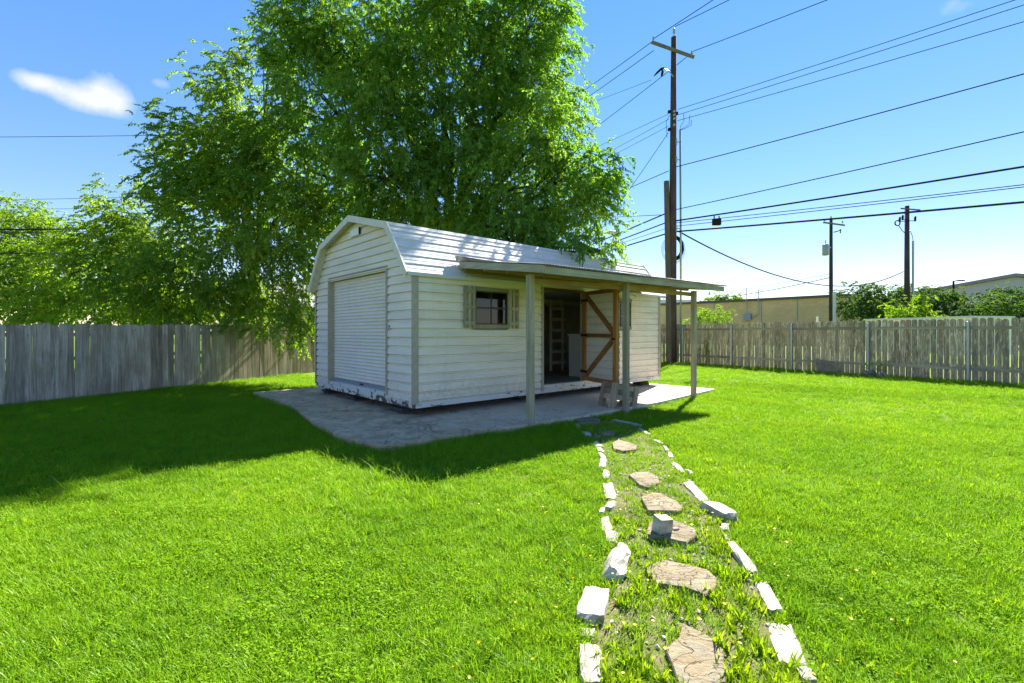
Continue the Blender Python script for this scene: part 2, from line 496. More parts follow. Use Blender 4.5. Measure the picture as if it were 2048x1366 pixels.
M_ORANGEWOOD_X = weathered_wood('orange_fir_rail', (0.38, 0.175, 0.05), (0.20, 0.085, 0.025), (0.46, 0.25, 0.09), 12, 'X', 0.45)
M_PLANTER = weathered_wood('planter_wood', (0.47, 0.38, 0.265), (0.20, 0.15, 0.10), (0.60, 0.52, 0.38), 15, 'Z', 0.6)
M_FENCE_COOL = weathered_wood('silver_fence_wood', (0.56, 0.485, 0.38), (0.19, 0.15, 0.11), (0.76, 0.70, 0.59), 15, 'Z', 0.8, vary=0.42, knots=True)
M_FENCE_MID = weathered_wood('grey_brown_fence_wood', (0.42, 0.35, 0.26), (0.15, 0.115, 0.08), (0.58, 0.52, 0.42), 15, 'Z', 0.7, vary=0.45, knots=True)
M_FENCE_WARM = weathered_wood('old_fence_wood', (0.50, 0.395, 0.265), (0.17, 0.125, 0.085), (0.64, 0.54, 0.39), 13, 'Z', 0.7, lichen=(0.66, 0.60, 0.43), vary=0.5, knots=True)
M_FENCE_RAIL = weathered_wood('fence_rail_wood', (0.40, 0.37, 0.27), (0.20, 0.18, 0.125), (0.52, 0.49, 0.37), 13, 'X', 0.6)
M_POLEWOOD = weathered_wood('pole_wood', (0.08, 0.056, 0.043), (0.035, 0.026, 0.02), (0.135, 0.10, 0.08), 10, 'Z', 0.6)
M_CROSSARM = weathered_wood('crossarm_wood', (0.17, 0.14, 0.105), (0.09, 0.075, 0.055), (0.24, 0.20, 0.16), 10, 'X', 0.5)
M_GALV = plain('galvanised_steel', (0.36, 0.39, 0.41), 0.42, 0.5, 0.55, 0.10, 20)
M_DARKFRAME = plain('bronze_frame', (0.03, 0.027, 0.022), 0.4)
M_BLACK = plain('black_rubber', (0.015, 0.015, 0.017), 0.8, 0.15)
M_WIRE = plain('dark_wire', (0.030, 0.031, 0.034), 0.95, 0.0)
M_GREYBOX = plain('grey_enamel', (0.30, 0.33, 0.35), 0.45)
M_WHITEBOX = plain('white_panel', (0.80, 0.79, 0.75), 0.5, var=0.05)
M_CREAMWOOD = plain('cream_painted_wood', (0.82, 0.74, 0.62), 0.55, var=0.1)
M_DARKWALL = plain('dark_grey_lining', (0.52, 0.49, 0.44), 0.7, 0.2, var=0.15, scale=3)
M_FLOORDARK = plain('dark_shed_floor', (0.36, 0.31, 0.25), 0.6, var=0.3, scale=5)
M_WINBACK = plain('dark_window_backing', (0.055, 0.052, 0.045), 0.9, 0.1, var=0.15, scale=6)  # near-black colour stands in for the unlit shed interior
M_RUBBLE = plain('dark_block', (0.07, 0.065, 0.06), 0.9, 0.2, var=0.4, scale=20)

m = Mat('corrugated_steel')
n = m.noise(3.0, 5, 0.6, m.vec((1, 1, 1), 'World'))
M_CORR = m.principled(m.mix(m.ramp(n, [(0.4, 0.0), (0.65, 1.0)]), (0.42, 0.41, 0.39), (0.24, 0.20, 0.16)), 0.45, 0.5, 0.5)

m = Mat('window_glass')
n = m.noise(2.0, 3, 0.5, m.vec((1, 1, 1), 'World'))
gl = m.node('ShaderNodeBsdfGlossy')
gl.inputs['Roughness'].default_value = 0.03
gl.inputs['Color'].default_value = (0.9, 0.95, 0.95, 1)
tr = m.node('ShaderNodeBsdfTransparent')
tr.inputs['Color'].default_value = (0.62, 0.66, 0.64, 1)
mx = m.node('ShaderNodeMixShader')
mx.inputs[0].default_value = 0.035
m.t.links.new(tr.outputs[0], mx.inputs[1])
m.t.links.new(gl.outputs[0], mx.inputs[2])
m.t.links.new(mx.outputs[0], m.out.inputs[0])
M_GLASS = m.m

m = Mat('peeling_paint')
n1 = m.noise(4.6, 8, 0.66, m.vec((1, 1, 1.3), 'World'), 1.4)
n2 = m.noise(40.0, 4, 0.6, m.vec((1, 1, 1), 'World'))
pz_ = m.node('ShaderNodeSeparateXYZ')
m.t.links.new(m.co.outputs['Object'], pz_.inputs[0])
wear = m.math('ADD', n1, m.math('MULTIPLY', m.math('SUBTRACT', pz_.outputs['Z'], 0.36), 0.55))
chips = m.ramp(wear, [(0.428, 0.0), (0.453, 1.0)])
wood = m.mix(n2, (0.05, 0.038, 0.028), (0.16, 0.13, 0.10))
M_PEEL = m.principled(m.mix(chips, wood, m.mix(n2, (0.50, 0.48, 0.43), (0.70, 0.68, 0.62))), 0.8, 0.25, normal=m.bump(chips, 0.9, 0.004))
m = Mat('lightly_peeling_paint')
n1 = m.noise(7.0, 7, 0.68, m.vec((0.5, 0.5, 2.2), 'World'), 0.8)
chips = m.ramp(n1, [(0.385, 0.0), (0.41, 1.0)])
M_PEEL_LIGHT = m.principled(m.mix(chips, (0.10, 0.09, 0.075), (0.60, 0.60, 0.57)), 0.75, 0.25, normal=m.bump(chips, 0.8, 0.003))

# concrete slab: the end by the roller door is stained nearly black, the porch end is pale
m = Mat('slab_concrete')
sx = m.node('ShaderNodeSeparateXYZ')
m.t.links.new(m.co.outputs['Object'], sx.inputs[0])
nA = m.noise(0.9, 6, 0.6, m.vec((1, 1, 1)))
nB = m.noise(3.2, 8, 0.7, m.vec((1, 1.0, 1)), 0.6)
nC = m.noise(60.0, 3, 0.6)
edge = m.math('ADD', sx.outputs['X'], m.math('MULTIPLY', m.math('SUBTRACT', nA, 0.5), 3.0))
stain = m.ramp(m.math('MULTIPLY', m.math('SUBTRACT', 1.7, edge), 0.55, True), [(0.0, 0.0), (1.0, 1.0)])
pale = m.mix(m.ramp(nB, [(0.3, 0.0), (0.7, 1.0)]), (0.58, 0.465, 0.345), (0.69, 0.565, 0.43))
darkc = m.mix(m.ramp(nB, [(0.40, 0.0), (0.66, 1.0)]), (0.38, 0.26, 0.155), (0.66, 0.485, 0.30))
col = m.mix(stain, pale, darkc)
crk = m.ramp(m.noise(0.75, 5, 0.6, m.vec((1, 1, 1)), 0.8), [(0.494, 0.0), (0.499, 1.0), (0.501, 1.0), (0.506, 0.0)])
col = m.mix(m.math('MULTIPLY', crk, 0.75), col, (0.06, 0.05, 0.04))
col = m.hsv(col, v=m.ramp(nC, [(0.3, 0.85), (0.7, 1.12)]))
M_SLAB = m.principled(col, 0.85, 0.25, normal=m.bump(nC, 0.25, 0.004))

m = Mat('lawn_soil')
v = m.vec((1, 1, 1), 'World')
n1 = m.noise(1.4, 6, 0.65, v)
n2 = m.noise(26.0, 5, 0.7, v)
col = m.mix(m.ramp(n1, [(0.35, 0.0), (0.65, 1.0)]), (0.085, 0.15, 0.008), (0.12, 0.18, 0.010))
col = m.mix(m.ramp(n2, [(0.52, 0.0), (0.72, 0.75)]), col, (0.09, 0.072, 0.035))
M_SOIL = m.principled(col, 0.95, 0.1, normal=m.bump(n2, 0.6, 0.02))

m = Mat('path_soil')
v = m.vec((1, 1, 1), 'World')
n2 = m.noise(38.0, 6, 0.75, v)
n3 = m.noise(5.0, 4, 0.6, v)
col = m.mix(m.ramp(n2, [(0.35, 0.0), (0.7, 1.0)]), (0.10, 0.08, 0.045), (0.28, 0.23, 0.14))
col = m.mix(m.ramp(n3, [(0.40, 0.0), (0.55, 0.85)]), col, (0.10, 0.14, 0.015))
M_PATHSOIL = m.principled(col, 0.95, 0.1, normal=m.bump(n2, 0.9, 0.02))

m = Mat('white_limestone')
n1 = m.noise(6.0, 8, 0.7, m.vec((1, 1, 1), offset_rand=True))
n2 = m.noise(28.0, 6, 0.7, m.vec((1, 1, 1), offset_rand=True))
col = m.mix(m.ramp(n1, [(0.38, 1.0), (0.60, 0.0)]), (0.55, 0.51, 0.44), (0.28, 0.245, 0.195))
col = m.mix(m.ramp(n2, [(0.58, 0.0), (0.72, 0.8)]), col, (0.17, 0.155, 0.13))
M_LIME = m.principled(col, 0.9, 0.2, normal=m.bump(n2, 0.8, 0.012))

m = Mat('tan_flagstone')
v = m.vec((1, 2.4, 1), 'World')
n1 = m.noise(3.0, 9, 0.68, v, 1.0)
n2 = m.noise(22.0, 7, 0.72, m.vec((1, 2.0, 1), 'World'), 0.4)
n3 = m.noise(7.0, 6, 0.7, m.vec((1, 1, 1), 'World'), 1.2)
col = m.mix(m.ramp(n1, [(0.30, 0.0), (0.48, 0.55), (0.66, 1.0)]), (0.15, 0.10, 0.045), (0.30, 0.255, 0.165))
col = m.mix(m.ramp(n3, [(0.50, 0.0), (0.62, 0.6)]), col, (0.20, 0.185, 0.15))
col = m.mix(m.ramp(n3, [(0.30, 0.7), (0.40, 0.0)]), col, (0.23, 0.13, 0.04))
crack = m.ramp(m.noise(2.6, 3, 0.5, m.vec((1, 2.0, 1), 'World'), 2.0), [(0.485, 0.0), (0.497, 1.0), (0.503, 1.0), (0.515, 0.0)])
col = m.mix(m.math('MULTIPLY', crack, 0.7), col, (0.07, 0.055, 0.035))
col = m.mix(m.ramp(n2, [(0.58, 0.0), (0.70, 0.75)]), col, (0.12, 0.10, 0.065))
hgt = m.math('SUBTRACT', m.math('ADD', n2, n1), m.math('MULTIPLY', crack, 0.6))
M_FLAG = m.principled(col, 0.9, 0.2, normal=m.bump(hgt, 0.9, 0.016))


def leaf_material(name, cols, tcols, trans=0.5, gloss=0.05):
    m = Mat(name)
    at = m.node('ShaderNodeAttribute', attribute_name='tone')
    f = at.outputs['Fac']
    col = m.ramp(f, [(i / (len(cols) - 1), c) for i, c in enumerate(cols)])
    tcol = m.ramp(f, [(i / (len(tcols) - 1), c) for i, c in enumerate(tcols)])
    return m.leafy(col, tcol, trans, gloss)


def grass_material(name, cols, tcols, trans=0.5, gloss=0.05, patch=0.55):
    m = Mat(name)
    pos = m.vec((1, 1, 1), 'World')
    big = m.ramp(m.noise(0.55, 4, 0.6, pos), [(0.30, 0.0), (0.70, 1.0)])
    small = m.noise(6.0, 3, 0.6, pos)
    f = m.math('ADD', m.math('MULTIPLY', big, patch), m.math('MULTIPLY', m.rand, 1.0 - patch))
    f = m.math('ADD', f, m.math('MULTIPLY', m.math('SUBTRACT', small, 0.5), 0.5), True)
    col = m.ramp(f, [(i / (len(cols) - 1), c) for i, c in enumerate(cols)])
    tcol = m.ramp(f, [(i / (len(tcols) - 1), c) for i, c in enumerate(tcols)])
    return m.leafy(col, tcol, trans, gloss, 0.4)


M_GRASS = grass_material('lawn_grass', [(0.115, 0.245, 0.008), (0.185, 0.34, 0.010), (0.28, 0.42, 0.014)],
                         [(0.15, 0.33, 0.006), (0.235, 0.43, 0.008), (0.34, 0.50, 0.01)], 0.46, 0.012)
M_CLOVER = grass_material('clover_leaf', [(0.11, 0.235, 0.009), (0.17, 0.315, 0.010), (0.24, 0.38, 0.013)],
                          [(0.15, 0.32, 0.006), (0.235, 0.41, 0.008), (0.325, 0.47, 0.01)], 0.44, 0.003)
M_WEED = grass_material('weed_leaf', [(0.13, 0.23, 0.008), (0.20, 0.30, 0.010), (0.28, 0.36, 0.013)],
                       [(0.22, 0.40, 0.007), (0.32, 0.48, 0.008), (0.41, 0.53, 0.01)], 0.45, 0.012)
M_STRAW = grass_material('straw', [(0.30, 0.24, 0.13), (0.38, 0.31, 0.18)], [(0.3, 0.24, 0.13), (0.36, 0.3, 0.18)], 0.25)
M_PETAL = grass_material('yellow_petal', [(0.62, 0.42, 0.01), (0.70, 0.50, 0.012)], [(0.6, 0.42, 0.01), (0.7, 0.5, 0.012)], 0.3)
M_LEAF_MAIN = leaf_material('elm_leaf', [(0.065, 0.13, 0.012), (0.115, 0.205, 0.018), (0.175, 0.265, 0.03)],
                            [(0.20, 0.46, 0.016), (0.32, 0.60, 0.022), (0.45, 0.68, 0.035)], 0.48, 0.03)
M_LEAF_DARK = leaf_material('dark_leaf', [(0.06, 0.115, 0.010), (0.105, 0.175, 0.012), (0.18, 0.245, 0.018)],
                            [(0.20, 0.40, 0.008), (0.33, 0.55, 0.010), (0.48, 0.66, 0.014)], 0.5, 0.03)
M_LEAF_PALE = leaf_material('pale_leaf', [(0.10, 0.185, 0.014), (0.15, 0.24, 0.016), (0.21, 0.30, 0.022)],
                            [(0.24, 0.44, 0.012), (0.34, 0.54, 0.014), (0.43, 0.61, 0.018)], 0.5, 0.02)
M_LEAF_DEEP = leaf_material('deep_leaf', [(0.03, 0.065, 0.010), (0.05, 0.095, 0.012), (0.09, 0.14, 0.018)],
                            [(0.07, 0.17, 0.010), (0.11, 0.24, 0.012), (0.20, 0.34, 0.016)], 0.42, 0.03)
M_BARK = weathered_wood('tree_bark', (0.13, 0.11, 0.085), (0.055, 0.045, 0.035), (0.2, 0.18, 0.15), 9, 'Z', 0.5)

# ------------------------------------------------------------------ ground
g = MB()
xs = np.concatenate([np.array([-420, -160, -70, -40, -28]), np.arange(-20, 24.01, 0.5), np.array([30, 42, 60, 90, 160, 420])])
ys = np.concatenate([np.array([-420, -120, -40, -14, -6]), np.arange(-3, 28.01, 0.5), np.array([34, 45, 60, 90, 160, 420])])
for y in ys:
    for x in xs:
        g.v.append((x, y, ground_z(x, y) - 0.012))
nx = len(xs)
for j in range(len(ys) - 1):
    for i in range(nx - 1):
        a = j * nx + i
        g.f.append((a, a + 1, a + 1 + nx, a + nx))
tag(g.build('lawn_ground', M_SOIL, smooth=True), kind='structure')

# worn soil of the garden path, a slightly raised sheet that follows the ground
pathL = [(1.16, 8.7), (1.20, 7.75), (1.26, 7.1), (1.22, 6.5), (1.12, 5.8), (1.01, 4.93), (0.85, 4.3), (0.79, 3.8), (0.66, 3.3), (0.49, 2.86), (0.38, 2.3), (0.33, 1.5)]
pathR = [(2.0, 9.0), (2.19, 8.4), (2.2, 7.6), (2.2, 7.1), (2.15, 6.5), (2.02, 5.8), (1.92, 4.9), (1.86, 4.3), (1.72, 3.8), (1.65, 3.4), (1.44, 2.5), (1.30, 1.5)]
g = MB()
for k in range(len(pathL)):
    for q in np.linspace(0, 1, 5):
        x = pathL[k][0] * (1 - q) + pathR[k][0] * q
        y = pathL[k][1] * (1 - q) + pathR[k][1] * q
        g.v.append((x, y, ground_z(x, y) + 0.002))
for k in range(len(pathL) - 1):
    for q in range(4):
        a = k * 5 + q
        g.f.append((a, a + 5, a + 6, a + 1))
tag(g.build('path', M_PATHSOIL, smooth=True), kind='structure')

# concrete slab in two pours with a joint between them, in shed coordinates
SLAB_A = [(-1.45, -1.62), (1.62, -1.82), (1.62, 6.2), (-1.2, 6.2), (-1.16, 3.2), (-1.52, 0.7), (-1.6, -0.6)]
SLAB_B = [(1.632, -1.82), (2.6, -1.88), (5.2, -1.9), (8.55, -1.6), (8.5, 0.2), (8.5, 6.2), (1.632, 6.2)]
for poly in (SLAB_A, SLAB_B):
    g = MB()
    g.prism([(a_, b_, -0.1) for a_, b_ in poly], (0, 0, 0.18))
    o = g.build('concrete_slab', M_SLAB, None, loc=SC)
    o.rotation_euler = (0, 0, A)
    tag(o, kind='structure')

# ------------------------------------------------------------------ shed
shed = thing('garden_shed', 'white ribbed metal garden shed with barn roof and roller door on the slab', 'shed', SC, A)
PITCH = 0.170
PROF = [(-0.024, 0.0), (-0.024, 0.020), (0.015, 0.034), (0.015, 0.050), (0.009, 0.062), (0.009, 0.102), (0.005, 0.114), (0.005, 0.162), (-0.024, 0.170)]


def course_long(t0, t1, z, name='siding_panel', parent=shed, y=0.0, sign=-1, prof=PROF, zmax=None):
    g_ = MB()
    pr = [(o_, dz) for o_, dz in prof]
    for t in (t0, t1):
        for o_, dz in pr:
            zz = z + dz
            if zmax is not None:
                zz = min(zz, zmax)
            g_.v.append((t, y + sign * o_, zz))
    n_ = len(pr)
    g_.f = [(i, n_ + i, n_ + i + 1, i + 1) for i in range(n_ - 1)]
    return g_.build(name, M_SIDING, parent)


WIN1 = (1.36, 2.30, 1.74, 2.58)
WIN2 = (5.92, 6.86, 1.74, 2.58)
DOOR = (3.36, 4.80)
k = 0
z = 0.345
while z < 2.74:
    top = z + PITCH
    spans = [(0.05, DOOR[0]), (DOOR[1], SL - 0.05)]
    for w in (WIN1, WIN2):
        if top > w[2] + 0.03 and z < w[3] - 0.03:
            spans = [s_ for sp in spans for s_ in (((sp[0], w[0]), (w[1], sp[1])) if sp[0] < w[0] < sp[1] else (sp,))]
    for a_, b_ in spans:
        course_long(a_, b_, z, zmax=2.745)
    z += PITCH

# gambrel outline: s -> height of the wall top under the roof
BRK_S, BRK_Z, PK_Z, EAVE_Z = 0.72, 3.745, 4.185, 2.748


def gable_top(s):
    s = min(s, SW - s)
    if s < BRK_S:
        return EAVE_Z + (BRK_Z - EAVE_Z) * s / BRK_S
    return BRK_Z + (PK_Z - BRK_Z) * (s - BRK_S) / (SW / 2 - BRK_S)


def s_at(zz):
    """nearest s at which the gable is as tall as zz"""
    if zz <= EAVE_Z:
        return 0.05
    if zz <= BRK_Z:
        return max(0.05, (zz - EAVE_Z) / (BRK_Z - EAVE_Z) * BRK_S)
    return BRK_S + (min(zz, PK_Z) - BRK_Z) / (PK_Z - BRK_Z) * (SW / 2 - BRK_S)


RD = (1.06, 4.06, 0.44, 2.93)   # roller door opening: s0, s1, z0, z1


def gable_course(z, s0=None, s1=None, x=0.0, sign=-1):
    g_ = MB()
    rows = 0
    for o_, dz in PROF:
        zz = min(z + dz, PK_Z - 0.01)
        lo = max(s_at(zz), s0 if s0 is not None else 0)
        hi = min(SW - s_at(zz), s1 if s1 is not None else SW)
        g_.v += [(x + sign * o_, lo, zz), (x + sign * o_, hi, zz)]
        rows += 1
    g_.f = [(2 * i, 2 * i + 2, 2 * i + 3, 2 * i + 1) for i in range(rows - 1)]
    return g_.build('siding_panel', M_SIDING, shed)


z = 0.345
while z < PK_Z - 0.05:
    if z + PITCH * 0.6 < RD[3]:
        gable_course(z, 0.05, RD[0] - 0.04)
        gable_course(z, RD[1] + 0.03, SW - 0.05)
    else:
        gable_course(z)
    gable_course(z, x=SL, sign=1)
    z += PITCH
# back wall, one ribbed sheet
z = 0.345
gb = MB()
while z < 2.74:
    o_ = len(gb.v)
    for t in (0.05, SL - 0.05):
        gb.v += [(t, SW + p, min(z + dz, 2.745)) for p, dz in PROF]
    n_ = len(PROF)
    gb.f += [(o_ + i, o_ + i + 1, o_ + n_ + i + 1, o_ + n_ + i) for i in range(n_ - 1)]
    z += PITCH
gb.build('back_wall', M_SIDING, shed)

# corner trims
for (cx, cy, sx_, sy_) in ((0, 0, -1, -1), (0, SW, -1, 1), (SL, 0, 1, -1), (SL, SW, 1, 1)):
    g = MB()
    w_ = 0.085
    g.box((min(cx + sx_ * 0.024, cx - sx_ * w_), min(cy + sy_ * 0.024, cy + sy_ * 0.019), 0.33), (max(cx + sx_ * 0.024, cx - sx_ * w_), max(cy + sy_ * 0.024, cy + sy_ * 0.019), 2.742))
    g.box((min(cx + sx_ * 0.0235, cx + sx_ * 0.019), min(cy + sy_ * 0.0185, cy - sy_ * w_ * 0.55), 0.33), (max(cx + sx_ * 0.0235, cx + sx_ * 0.019), max(cy + sy_ * 0.0185, cy - sy_ * w_ * 0.55), 2.742))
    g.build('corner_trim', M_TRIM, shed)

# rim boards with peeling paint, floor, lining
for nm, lo, hi, mt in (('rim_board', (0.0, 0.022, 0.25), (0.045, SW, 0.452), M_PEEL), ('rim_board', (0.0455, 0.0, 0.25), (SL, 0.05, 0.352), M_PEEL_LIGHT),
                       ('rim_board', (SL - 0.045, 0.051, 0.25), (SL, SW - 0.051, 0.40), M_PEEL), ('rim_board', (0.0455, SW - 0.05, 0.25), (SL, SW, 0.40), M_PEEL)):
    MB().box(lo, hi).build(nm, mt, shed)
MB().box((0.05, 0.055, 0.36), (SL - 0.05, SW - 0.055, 0.425)).build('floor', M_FLOORDARK, shed)
for s_ in (0.35, 1.9, 3.3, 4.5):
    MB().box((0.3, s_ - 0.06, 0.235), (SL - 0.3, s_ + 0.06, 0.355)).build('skid', M_RUBBLE, shed)
for (t_, s_, w_, d_, h_) in ((0.28, 0.75, 0.42, 0.55, 0.20), (0.30, 3.05, 0.35, 0.4, 0.19), (3.2, 0.45, 0.4, 0.2, 0.19), (6.4, 0.45, 0.4, 0.2, 0.19), (0.3, 4.6, 0.4, 0.3, 0.19), (8.0, 0.4, 0.4, 0.3, 0.19)):
    g = MB()
    for q in range(3):
        hh = (h_ - 0.03) / 3
        g.box((t_ - w_ / 2 - 0.05 * math.sin(q * 2.1), s_ - d_ / 2 + 0.03 * q, 0.08 + q * hh), (t_ + w_ / 2, s_ + d_ / 2, 0.08 + q * hh + hh - 0.006))
    g.build('support_block', M_RUBBLE, shed)
g = MB()
g.box((0.18, 0.07, 0.43), (0.20, SW - 0.07, 2.70))
g.box((SL - 0.09, 0.07, 0.43), (SL - 0.07, SW - 0.07, 2.70))
g.box((0.21, SW - 0.10, 0.43), (SL - 0.10, SW - 0.08, 2.70))
for a_, b_, z0_, z1_ in ((0.21, WIN1[0], 0.43, 2.7), (WIN1[0], WIN1[1], 0.43, WIN1[2]), (WIN1[0], WIN1[1], WIN1[3], 2.7), (WIN1[1], DOOR[0] - 0.01, 0.43, 2.7),
                         (DOOR[1] + 0.01, WIN2[0], 0.43, 2.7), (WIN2[0], WIN2[1], 0.43, WIN2[2]), (WIN2[0], WIN2[1], WIN2[3], 2.7), (WIN2[1], SL - 0.10, 0.43, 2.7)):
    g.box((a_, 0.085, z0_), (b_, 0.10, z1_))
g.box((0.21, 0.11, 2.705), (SL - 0.10, SW - 0.11, 2.72))
g.build('interior_lining', M_DARKWALL, shed)
# loft deck and its cream front board inside
MB().box((6.2, 2.95, 2.58), (8.2, 4.85, 2.64)).build('loft_deck', M_CREAMWOOD, shed)
MB().box((5.6, 2.90, 2.55), (8.2, 2.945, 2.72)).build('loft_board', M_CREAMWOOD, shed)

# roof: ribbed steep lower slopes and low upper slopes
OV0, OV1 = -0.165, SL + 0.22


def slope_panel(p0, p1, nrm, x0, x1, mat=M_ROOFMETAL):
    """one roof sheet between two (s, z) edges, with a rib along its lower edge and a slight crown"""
    (s0, z0), (s1, z1) = p0, p1
    prof = [(0.0, -0.006), (0.05, -0.006), (0.10, 0.018), (0.20, 0.018), (0.26, 0.006), (0.50, 0.004), (0.55, 0.010), (0.60, 0.004), (0.95, 0.0025), (1.0, -0.006)]
    g_ = MB()
    for x in (x0, x1):
        for f_, h_ in prof:
            g_.v.append((x, s0 + (s1 - s0) * f_ + nrm[0] * h_, z0 + (z1 - z0) * f_ + nrm[1] * h_))
    n_ = len(prof)
    g_.f = [(i, n_ + i, n_ + i + 1, i + 1) for i in range(n_ - 1)]
    return g_.build('roof_panel', mat, shed)


RE = (-0.06, 2.735)
RB = (0.715, 3.762)
RP = (SW / 2, 4.205)
for side in (0, 1):
    fl = (lambda p: p) if side == 0 else (lambda p: (SW - p[0], p[1]))
    for a_, b_, cnt in ((RE, RB, 6), (RB, RP, 7)):
        dx, dz = b_[0] - a_[0], b_[1] - a_[1]
        ln = math.hypot(dx, dz)
        nr = (-dz / ln, dx / ln)
        if side:
            nr = (-nr[0], nr[1])
        for i in range(cnt):
            pa = (a_[0] + dx * i / cnt, a_[1] + dz * i / cnt)
            pb = (a_[0] + dx * (i + 1) / cnt, a_[1] + dz * (i + 1) / cnt)
            slope_panel(fl(pa), fl(pb), nr, OV0, OV1)
# ridge and break flashings
for pts, nm in (([(RB[0] - 0.05, RB[1] - 0.045), (RB[0] - 0.002, RB[1] + 0.026), (RB[0] + 0.08, RB[1] + 0.04)], 'break_flashing'),
                ([(SW - RB[0] + 0.05, RB[1] - 0.045), (SW - RB[0] + 0.002, RB[1] + 0.026), (SW - RB[0] - 0.08, RB[1] + 0.04)], 'break_flashing'),
                ([(RP[0] - 0.12, RP[1] - 0.004), (RP[0], RP[1] + 0.028), (RP[0] + 0.12, RP[1] - 0.004)], 'ridge_cap'),
                ([(RE[0] - 0.014, RE[1] - 0.045), (RE[0] - 0.016, RE[1] + 0.02), (RE[0] + 0.025, RE[1] + 0.065)], 'eave_trim'),
                ([(SW - RE[0] + 0.014, RE[1] - 0.045), (SW - RE[0] + 0.016, RE[1] + 0.02), (SW - RE[0] - 0.025, RE[1] + 0.065)], 'eave_trim')):
    g = MB()
    for x in (OV0 - 0.004, OV1 + 0.004):
        g.v += [(x, s_, z_) for s_, z_ in pts]
    n_ = len(pts)
    g.f = [(i, n_ + i, n_ + i + 1, i + 1) for i in range(n_ - 1)]
    g.build(nm, M_ROOFMETAL, shed)
# rake fascias (with thickness) and soffits on both gables
for x0, x1, out in ((OV0 - 0.03, OV0, -1), (OV1, OV1 + 0.03, 1)):
    for a_, b_ in ((RE, RB), (RB, RP)):
        for side in (0, 1):
            dx, dz = b_[0] - a_[0], b_[1] - a_[1]
            ln = math.hypot(dx, dz)
            nr = (-dz / ln, dx / ln)
            top, bot = 0.022, -0.115
            poly = [(a_[0] + nr[0] * bot, a_[1] + nr[1] * bot), (a_[0] + nr[0] * top, a_[1] + nr[1] * top), (b_[0] + nr[0] * top, b_[1] + nr[1] * top), (b_[0] + nr[0] * bot, b_[1] + nr[1] * bot)]
            if a_ == RE:
                poly[2] = (RB[0] - 0.01, RB[1] + 0.024)
                poly[3] = (RB[0] + 0.065, RB[1] - 0.10)
                poly[0] = (RE[0] + 0.055, RE[1] - 0.09)
            else:
                poly[0] = (RB[0] + 0.0651, RB[1] - 0.10)
                poly[1] = (RB[0] - 0.0099, RB[1] + 0.024)
                poly[2] = (RP[0] - 0.001 * (1 - side), RP[1] + 0.025)
                poly[3] = (RP[0] - 0.001 * (1 - side), RP[1] - 0.115)
            if side:
                poly = [(SW - s_, z_) for s_, z_ in poly]
            g = MB()
            g.prism([(x0, s_, z_) for s_, z_ in poly], (x1 - x0, 0, 0))
            g.build('rake_trim', M_RAKE, shed)
    for side in (0, 1):
        for (a_, b_, cnt) in ((RE, RB, 6), (RB, RP, 10)):
            for i in range(cnt):
                p = [(a_[0] + (b_[0] - a_[0]) * (i + q) / cnt, a_[1] + (b_[1] - a_[1]) * (i + q) / cnt - 0.055) for q in (0.0, 0.93)]
                if a_ == RE:
                    p = [(s_ + 0.06, z_ + 0.015) for s_, z_ in p]
                if side:
                    p = [(SW - s_, z_) for s_, z_ in p]
                xa, xb = (x1 + 0.002, -0.004) if out < 0 else (SL + 0.004, x0 - 0.002)
                g = MB()
                g.prism([(xa, p[0][0], p[0][1]), (xa, p[1][0], p[1][1]), (xa, p[1][0], p[1][1] + 0.012), (xa, p[0][0], p[0][1] + 0.012)], (xb - xa, 0, 0))
                g.build('soffit_strip', M_RAKE, shed)
# gable vent
MB().box((-0.055, 2.27, 3.79), (-0.02, 2.72, 3.945)).build('gable_vent', M_WHITEBOX, shed)
MB().box((-0.050, 2.235, 3.80), (-0.02, 2.262, 3.95)).build('vent_slot', M_BLACK, shed)

# roller door
roller = MB().box((-0.012, RD[0] - 0.05, RD[3]), (-0.003 + 0.16, RD[1] + 0.05, RD[3] + 0.035)).build('roller_door', M_TRIM, shed)
MB().box((-0.030, RD[0] - 0.055, 0.40), (0.20, RD[0], RD[3] - 0.001)).build('door_jamb', M_TRIM, roller)
MB().box((-0.030, RD[1], 0.40), (0.20, RD[1] + 0.045, RD[3] - 0.001)).build('door_jamb', M_TRIM, roller)
MB().box((-0.030, RD[0] - 0.055, RD[3] + 0.036), (0.02, RD[1] + 0.045, RD[3] + 0.06)).build('door_header', M_TRIM, roller)
slat_me = None
zz = 0.53
SP = 0.0745
while zz + SP < RD[3] + 0.01:
    if slat_me is None:
        g = MB()
        pr = [(0.006, 0.0), (-0.004, 0.004), (-0.014, 0.016), (-0.018, 0.030), (-0.014, 0.046), (-0.004, 0.060), (0.004, 0.068), (0.006, SP)]
        for s_ in (RD[0] + 0.002, RD[1] - 0.002):
            g.v += [(0.125 + o_, s_, dz) for o_, dz in pr]
        n_ = len(pr)
        g.f = [(i, i + 1, n_ + i + 1, n_ + i) for i in range(n_ - 1)]
        slat_me = g.mesh('slat', M_DOORMETAL)
    put('slat', slat_me, roller, (0, 0, zz))
    zz += SP
MB().box((0.105, RD[0] + 0.002, 0.455), (0.135, RD[1] - 0.002, 0.529)).build('bottom_bar', M_GALV, roller)
MB().box((0.085, 2.35, 0.480), (0.104, 2.52, 0.505)).build('lift_handle', M_BLACK, roller)
MB().box((0.02, RD[0] - 0.05, 0.425), (0.14, RD[1] + 0.04, 0.4545)).build('door_sill', M_PEEL_LIGHT, roller)
MB().box((-0.040, 0.90, 1.72), (-0.012, 0.955, 1.80)).build('door_latch', M_GALV, roller)


